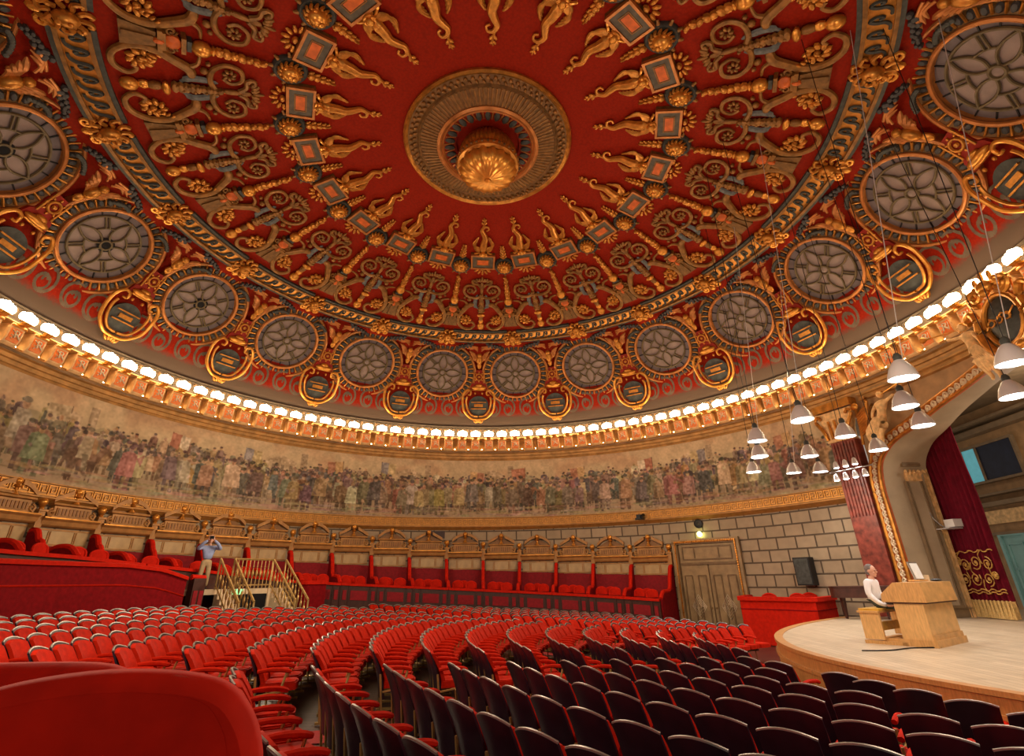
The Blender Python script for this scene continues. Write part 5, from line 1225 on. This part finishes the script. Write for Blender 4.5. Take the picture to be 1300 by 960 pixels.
# ---------------------------------------------------------------- gilded angels and crest on the arch
def angel(name, az, z, sgn, label, sc=1.):
    p = empty(name, wall_frame(az, 13.95, Z(z)) @ Matrix.Scale(sc,4)); tag(p, label, 'statue')
    s = SK(); s.chain([(0,0,0),(.05*sgn,-.05,.25),(.12*sgn,-.06,.5),(.14*sgn,-.06,.62)], [(.17,.13),(.13,.11),(.17,.12),(.06,.06)])
    s.chain([(.3*sgn,-.08,.52),(.5*sgn,-.16,.55),(.72*sgn,-.18,.62)], [.07,.055,.045], 2); s.chain([(-.08*sgn,-.08,.5),(-.22*sgn,-.14,.28),(-.3*sgn,-.14,.06)], [.07,.055,.045], 2)
    s.chain([(-.12*sgn,-.12,-.15),(-.3*sgn,-.18,-.55),(-.42*sgn,-.12,-1.0),(-.46*sgn,-.18,-1.12)], [.12,.09,.055,.04], 0); s.chain([(.06*sgn,-.16,-.18),(-.08*sgn,-.24,-.55),(-.22*sgn,-.16,-.98),(-.26*sgn,-.22,-1.1)], [.12,.09,.055,.04], 0)
    s.build('body', 'stucco_gold', p)
    b = MB(); b.ell((.17*sgn,-.08,.8),(.11,.12,.135),12,8); b.ell((.2*sgn,-.19,.79),(.03,.04,.03),6,4); b.build('head', 'stucco_gold', p); b = MB(); b.ell((.16*sgn,-.05,.85),(.125,.13,.11),10,6); b.ell((.08*sgn,-.02,.9),(.06,.06,.06),8,5); b.build('hair', 'gold', p)
    b = MB()
    for q in range(6): b.tube(bez([(-.05*sgn,.02,.45),(-(.3+.06*q)*sgn,.06,.62-.1*q),(-(.5+.03*q)*sgn,.04,.4-.16*q)],4), [.05]*4+[.08]*4+[.02], 6, flat=.5)
    b.build('wing', 'gold_olive', p)
    b = MB(); n_ = 8
    for q in range(n_): x = -.38+.46*q/n_; b.tube(bez([(x*.6*sgn+.06*sgn,-.2,.05),((x-.12)*sgn,-.28,-.35),((x-.16)*sgn,-.2,-.72-.05*(q % 3))],4), [.05]*4+[.06]*4+[.03], 6)
    b.build('drapery', 'stucco_gold', p)
    b = MB(); b.tube([(.24*sgn,-.24,.72),(1.25*sgn,-.3,.93)], [.014,.03], 8); b.tube([(1.25*sgn,-.3,.93),(1.42*sgn,-.3,.97)], [.03,.11], 10); b.build('trumpet', 'gold_bright', p)
    return p
angel('trumpeting_angel', 78.3, 4.95, 1, 'gilded angel with long trumpet seated on the arch beside the marble pilaster')
angel('trumpeting_angel', 93.6, 5.85, -1, 'gilded angel blowing a trumpet beside the crest of the stage arch', .95)
cr = empty('arch_crest', wall_frame(98.6, 13.85, Z(6.15))); tag(cr, 'dark oval cartouche in gilt scrolls crowning the stage arch', 'crest')
b = MB(); b.ell((0,-.02,0),(.52,.16,.66),20,12); b.build('oval', 'dark_green', cr)
b = MB(); b.tube([(.56*cos(t),-.1,.7*sin(t)) for t in np.linspace(0,2*PI,33)[:-1]], .07, 8, closed=True); b.build('rim', 'gold', cr)
for s_ in (-1,1):
    b = MB(); b.tube([(v.x,-.14,v.y) for v in bez([(s_*.1,-.82),(s_*.5,-.72),(s_*.78,-.2),(s_*.72,.35),(s_*.86,.62),(s_*1.05,.5),(s_*.96,.34)],5)], [.11]*10+[.1]*10+[.08]*11, 8)
    b.tube([(v.x,-.18,v.y) for v in spiral(s_*.42,.88,.26,.05,-PI/2,s_*1.5,20,0)], .075, 7); b.ell((s_*.3,-.2,-.85),(.2,.1,.13),8,5); b.build('scroll', 'gold_bright', cr)
b = MB(); b.tube([(-.3+.1*k+.09*sin(k*1.57),-.19,.02+.13*cos(k*1.57)) for k in range(9)], .022, 6)
for k in range(3): b.tube([(-.28+.26*k+.1*cos(t),-.19,.09*sin(t)) for t in np.linspace(0,2*PI,15)[:-1]], .022, 6, closed=True)
b.build('emblem', 'gold_bright', cr)
b = MB(); b.ell((0,-.22,.98),(.24,.16,.2),12,8); b.ell((0,-.3,.8),(.14,.1,.12),10,6)
for q in range(5): a = PI*q/4; b.ell((.36*cos(a),-.2,1.02+.28*sin(a)),(.07,.06,.16),6,4)
b.build('shell', 'gold_bright', cr)
# arabesque leaf between pilaster capital and angel
p = empty('spandrel_leaf', wall_frame(74.6, 14.15, Z(5.2))); tag(p, 'gilded leaf spray in the arch corner beside the marble capital', 'relief ornament')
b = MB()
for q in range(9): b.tube([(v.x,-.06,v.y) for v in bez([(-.15,-.55+.09*q),(.1+.03*q,-.42+.11*q),(.3,-.2+.12*q)],3)], [.05]*4+[.06,.05,.02], 6)
b.tube([(v.x,-.06,v.y) for v in bez([(-.2,-.9),(-.12,-.2),(-.1,.65)],4)], .05, 6); b.build('spray', 'gold', p)
b = MB(); b.ell((-.1,-.1,.5),(.14,.08,.14),8,6); b.build('flower', 'gold_bright', p)

# ---------------------------------------------------------------- pendant lamps over the stage
LZ = 3.45
LP = [(7.98,-4.52),(9.39,-2.82),(11.06,-1.32),(7.60,-1.82),(9.72,-.30),(11.82,1.26),(9.45,-5.25),(11.26,-3.5),(10.16,2.05),(11.2,4.7),(12.1,4.55),(7.5,.15),(8.55,2.05),(9.6,4.5)]
p = empty('pendant_lamp')        # origin at the rim's centre
b = MB().lathe([(.25,0),(.262,.0),(.25,.05),(.20,.2),(.12,.33),(.07,.38)], 24); b.build('shade', 'lamp_metal', p)
MB().lathe([(.07,.37),(.075,.46),(.04,.52),(.001,.53)], 14).build('cap', 'dark_green', p); MB().lathe([(.235,.02),(.12,.0),(.001,-.01)], 20).build('diffuser', 'lamp_glow', p)
freeze(p); first = True
wh = ['first from the stage lip in the near row','second in the near row','third in the near row','first in the second row','second in the second row','third in the second row','first in the row by the crest','second in the row by the crest','highest of the third row','nearest the mural corner','next to the marble pilaster','first in the far row','second in the far row','third in the far row']
for i, (x, y) in enumerate(LP):
    o = p if first else copy_tree(p); first = False; o.matrix_world = Matrix.Translation((x,y,Z(LZ))) @ Matrix.Rotation(R_(random.uniform(-3,3)),4,'X')
    r = math.hypot(x, y); zt = Z(Zd(r))-Z(LZ)-.05; MB().tube([(0,0,.52),(0,0,zt)], .011, 4).build('cable', 'black', o)
    if i % 3 == 0: MB().tube([(.1,0,.4),(.9,-.5,zt-.0)], .008, 4).build('stay_wire', 'lamp_metal', o)
    tag(o, 'bell-shaped white pendant lamp over the stage, %s' % wh[i], 'pendant lamp', 'pendant lamps over the stage')
    ld = bpy.data.lights.new('pendant_light', 'SPOT'); ld.energy = 110; ld.spot_size = R_(125); ld.spot_blend = .7; ld.shadow_soft_size = .2; ld.color = (1,.92,.82)
    lo = bpy.data.objects.new('pendant_light', ld); COL.objects.link(lo); lo.location = (x, y, Z(LZ)-.06)
# spotlight bar
sbm = Matrix.Translation((12.5,3.55,Z(3.35))) @ Matrix.Rotation(R_(-70),4,'Z')
b_ = empty('lighting_bar', sbm); tag(b_, 'metal bar of small spotlights hanging before the marble pilaster', 'light bar')
MB().tube([(-.75,0,0),(.75,0,.0)], .025, 6).build('pipe', 'silver', b_); MB().tube([(0,0,0),(0,0,7.0)], .01, 4).build('cable', 'black', b_)
for r_, zz in ((0,.22),(1,-.2)):
    for k in range(4 if r_ else 3):
        x = -.55+.34*k+(.1 if not r_ else 0); b = MB(); b.lathe([(.09,-.1),(.1,-.06),(.06,.1),(.02,.14)], 12, c=(x,-.03,zz)); h = b.build('spotlight_head', 'lamp_metal', b_); MB().ell((x,-.03,zz-.1),(.085,.085,.02),10,4).build('lens', 'lamp_glow', h)

# ================================================================== STALLS SEATING
SP_ = .54
def make_seat(two):
    p = empty('theatre_seat')          # faces +y, origin on the floor
    def back(n=8, w=.49, z0=.4, z1=.93, y0=0., t=.07, bulge=.05, inset=0):
        b = MB(); vs = []; rows = 6
        for i in range(rows+1):
            f = i/rows
            for j in range(n+1):
                g = j/n*2-1; z = z0+(z1-z0)*f - (.05*g*g if i == rows else .05*g*g*f); x = g*w/2; y = y0-.16*f*f-.05*f+bulge*g*g
                vs.append((x, y, z))
        m_ = len(vs); vs += [(x, y-t, z) for x, y, z in vs]; fs = []
        c = n+1
        for i in range(rows):
            for j in range(n): a = i*c+j; fs += [(a,a+c,a+c+1,a+1), (m_+a,m_+a+1,m_+a+c+1,m_+a+c)]
        for j in range(n): fs += [(j,j+1,m_+j+1,m_+j), (rows*c+j,m_+rows*c+j,m_+rows*c+j+1,rows*c+j+1)]
        for i in range(rows): fs += [(i*c,m_+i*c,m_+(i+1)*c,(i+1)*c), (i*c+n,(i+1)*c+n,m_+(i+1)*c+n,m_+i*c+n)]
        b.add(vs, fs); return b, [vs[rows*c+j] for j in range(n+1)]
    b, tp = back(w=.415, y0=-.015, t=.06); b.build('backrest', 'seat_red', p, smooth=45)
    b, tp = back(w=.475, z0=.26, z1=.955, y0=-.085, t=.025, bulge=.055); sh = b.build('back_shell', 'seat_shell', p, smooth=45)
    b = MB(); b.tube([(x, y-.01, z+.004) for x, y, z in tp], .013, 5); b.build('top_trim', 'silver', sh)
    b = MB(); pts = [(-.235,-.05),(-.235,.36),(-.2,.43),(0,.455),(.2,.43),(.235,.36),(.235,-.05)]; b.prism(pts, .40, .49); b.prism([(x*.9,y*.95) for x, y in pts], .49, .505); b.build('cushion', 'seat_red', p, smooth=50)
    for sx in ((-1,1) if two else (1,)):
        b = MB(); pts = bez([(sx*.268,-.1,.66),(sx*.268,.05,.68),(sx*.268,.25,.67),(sx*.268,.36,.64)],3); b.tube(pts, [.035]*4+[.04]*4+[.036,.025], 7, flat=.8); b.build('armrest', 'seat_red', p)
        b = MB(); b.tube([(sx*.268,.3,.65),(sx*.268,.24,.42),(sx*.268,.27,.02)], .018, 5); b.tube([(sx*.268,-.12,.6),(sx*.268,-.06,.02)], .018, 5); b.tube([(sx*.268,-.12,.03),(sx*.268,.32,.03)], .022, 5); b.tube([(sx*.268,-.07,.36),(sx*.268,.25,.40)], .016, 5); b.build('leg', 'brass', p)
    return p
seat1, seat2 = make_seat(False), make_seat(True); freeze(seat1); freeze(seat2)
C0 = Vector((10.0,-1.0,0)); TH0 = 172.5
cands = []; lip = []
b__ = -3.9
while b__ > -9.6:                  # one row follows the stage lip
    sl = .13*(b__+2.3); nl = math.hypot(1, sl); q = ab(rim_a(b__)-.5/nl*1.0, b__+.5*sl/nl); lip.append(q)
    pr_ = project((q.x, q.y, Z(-1.5))); fd = q-C0; an = math.atan2(fd.y, fd.x)
    if pr_ and pr_[0] < 1330 and pr_[1] < 1000: cands.append((pr_[2], q, an, -1, 'lip row', len(lip)-1, len(lip) == 1, 2))
    b__ -= (SP_+.01)/nl
blocks = [('centre block', -23.0, 23.0, 0), ('door block', -62, -28.3, -1), ('near block', 28.3, 88, 1)]
for j in range(18):
    s_ = 4.86+.88*j
    for bn_, t0, t1, side in blocks:
        pitch = math.degrees(SP_/s_); nsa = int((t1-t0)/pitch)
        if side == 0: start = -(nsa-1)*pitch/2
        seats = []
        for k in range(nsa):
            th = (start+k*pitch) if side == 0 else ((t1-pitch*.5-k*pitch) if side < 0 else (t0+pitch*.5+k*pitch))
            an = R_(TH0+th); dq = Vector((cos(an), sin(an), 0)); q = C0+dq*s_
            r = q.length; a_, b__ = q.dot(av), q.dot(bv); az = math.degrees(math.atan2(q.x, q.y))
            lim = 11.25 if side < 0 or q.y > 0 else 10.7
            if -61 < az < -37: lim = 8.9 if abs(az+48.6) < 11.6 else lim
            if r > lim or a_ > rim_a(b__)-.42: continue
            if any((q-w_).length < .8 for w_ in lip): continue
            if (q-Vector((0,-D,0))).length < 3.9: continue
            if (q.xy-Vector((10.2,6.6))).length < 1.7: continue
            seats.append((q, an, k))
        for i, (q, an, k) in enumerate(seats):
            end = i == 0 if side <= 0 else i == len(seats)-1
            pr_ = project((q.x, q.y, Z(floor_rel(q.x,q.y))+.8))
            if pr_ is None or not (-25 < pr_[0] < 1325 and pr_[1] < 1000): continue
            cands.append((pr_[2], q, an, j, bn_, i, i == (len(seats)-1) if side == 0 else (i == 0 if side > 0 else i == 0), side))
cands.sort(key=lambda c: c[0])
print('SEATS', len(cands))
us = [False, False]; rest = MB()
for idx, (dd, q, an, j, bn_, i, two, side) in enumerate(cands):
    mw = Matrix.Translation((q.x, q.y, Z(floor_rel(q.x, q.y)))) @ Matrix.Rotation(an+PI-PI/2, 4, 'Z')
    if idx < 300:
        k = 1 if two else 0; src = (seat1, seat2)[k]; o = src if not us[k] else copy_tree(src); us[k] = True; o.matrix_world = mw
        fr = {0:'aisle facing the double door', -1:'central aisle', 1:'central aisle', 2:''}[side]
        tag(o, 'red folding seat in the row along the stage lip, %s from the aisle' % nth(i+1) if j < 0 else 'red folding seat, %s row from stage, %s, %s from aisle' % (nth(j+1), bn_, nth(i+1)), 'theatre seat', 'red theatre seats in the stalls')
    else:
        rest.m += []
        for ch, mi in (('backrest',0),('back_shell',1),('top_trim',2),('cushion',0),('armrest',0),('leg',3)):
            src = seat1
            for c_ in [x for x in KIDS[src]]+[y for x in KIDS[src] for y in KIDS[x]]:
                if c_.name.split('.')[0] == ch:
                    me_ = c_.data; rest.add([mw @ v.co for v in me_.vertices], [tuple(p_.vertices) for p_ in me_.polygons], mi)
if rest.v: tag(rest.build('far_theatre_seats', ['seat_red','seat_shell','silver','brass'], smooth=45), 'rows of red theatre seats furthest back below the boxes and stairs', 'seating', kind='stuff')
# red carpet on the two radial aisles
for nm, th in (('first', -25.6), ('second', 25.6)):
    an = R_(TH0+th); d_ = Vector((cos(an), sin(an), 0)); n_ = Vector((-d_.y, d_.x, 0)); b = MB(); vs = []
    for k in range(17):
        q = C0+d_*(8.5+.75*k)
        if q.length > 11.2: break
        for w_ in (-.3,.3): p_ = q+n_*w_; vs.append((p_.x, p_.y, Z(floor_rel(p_.x,p_.y))+.012))
    b.add(vs, [(2*k,2*k+1,2*k+3,2*k+2) for k in range(len(vs)//2-1)])
    tag(b.build('aisle_carpet', 'carpet_red', smooth=0), 'red carpet runner on the aisle %s' % ('toward the double door' if nm == 'first' else 'toward the near boxes'), 'carpet')

# ================================================================== NEAR BOX: chair backs and a padded rail close by
def near_chair(x, y, zt, rz, w, label):
    p = empty('velvet_armchair', Matrix.Translation((x, y, Z(zt-.95))) @ Matrix.Rotation(rz,4,'Z')); tag(p, label, 'armchair', 'velvet armchairs in the near box')
    top = [(v.x*w, v.y) for v in bez([(-.5,.5),(-.5,.76),(-.43,.88),(-.3,.93),(0,.95),(.3,.93),(.43,.88),(.5,.76),(.5,.5)], 5)]
    b = MB(); b.prism([(x_*.96, z_-.015) for x_, z_ in top]+[(.48*w,.3),(-.48*w,.3)], -.06, .06, axes='xzy'); b.build('backrest', 'velvet_bright', p, smooth=50)
    b = MB(); b.tube([(x_,0,z_-.035) for x_, z_ in top], .062, 9); b.build('padded_edge', 'velvet_bright', p)
    b = MB(); b.box((0,.3,.4),(w*.95,.55,.14)); b.build('seat', 'velvet', p, smooth=0)
    for sx in (-1,1):
        for yy_ in (0,.5): MB().tube([(sx*w*.42,yy_,0),(sx*w*.44,yy_,.34)], [.02,.03], 6).build('leg', 'dark_wood', p)
near_chair(-.92, -11.6, -.212, R_(16), .64, 'red velvet armchair back close to the camera, the widest one')
near_chair(-1.52, -11.55, -.235, R_(24), .6, 'red velvet armchair back close to the camera at the frame corner')
p = empty('box_rail', Matrix.Identity(4)); tag(p, 'thick padded red velvet rail of the near box beyond the armchairs', 'rail')
pts = bez([(-3.5,-11.0,Z(-.34)),(-2.5,-10.75,Z(-.35)),(-1.7,-10.6,Z(-.365)),(-1.44,-10.62,Z(-.40))], 6)
b = MB(); b.tube(pts, [.085]*14+[.083,.078,.07,.055,.03], 10); b.build('padding', 'velvet_bright', p)
b = MB(); vs = []
for v in pts: vs += [(v.x, v.y-.03, v.z), (v.x, v.y-.03, Z(-2.0)), (v.x, v.y+.04, v.z), (v.x, v.y+.04, Z(-2.0))]
b.add(vs, [f for i in range(len(pts)-1) for f in ((4*i,4*i+1,4*i+5,4*i+4),(4*i+2,4*i+6,4*i+7,4*i+3))]+[(4*len(pts)-4,4*len(pts)-3,4*len(pts)-1,4*len(pts)-2)]); b.build('front', 'velvet', p, smooth=40)

nf = MB().ring([(11.5,Z(-1.14)),(13.9,Z(-1.14))], 172, 200, 12); tag(nf.build('floor_near_box', 'carpet_red', smooth=0), kind='structure')

# ================================================================== LIGHT
w = bpy.data.worlds.new('world'); SC.world = w; w.use_nodes = True
w.node_tree.nodes['Background'].inputs[0].default_value = (1,.82,.66,1); w.node_tree.nodes['Background'].inputs[1].default_value = .35
def lamp(name, loc, e, r, col=(1,.78,.55), kind='POINT'):
    ld = bpy.data.lights.new(name, kind); ld.energy = e; ld.shadow_soft_size = r; ld.color = col
    o = bpy.data.objects.new(name, ld); COL.objects.link(o); o.location = loc; return o
for i, (x, y, z, e) in enumerate(((-5.5,-6.5,2.6,620),(5.5,-7.5,2.8,620),(-6.5,4.5,3.2,620),(4.5,5.5,3.2,620),(0,-2,3.0,480))):  # added point lights for soft general fill, no fixtures hang at these spots
    lamp('hall_fill', (x,y,Z(z)), e, .8)
lamp('stage_light', tuple(ab(16.6,2.5,Z(4.6))), 260, .5, (1,.86,.7))
SC.view_settings.view_transform = 'Standard'; SC.view_settings.exposure = 0; SC.view_settings.look = 'None'
SC.cycles.use_denoising = True
SC.cycles.max_bounces = 6; SC.cycles.diffuse_bounces = 3; SC.cycles.glossy_bounces = 3; SC.cycles.sample_clamp_indirect = 4
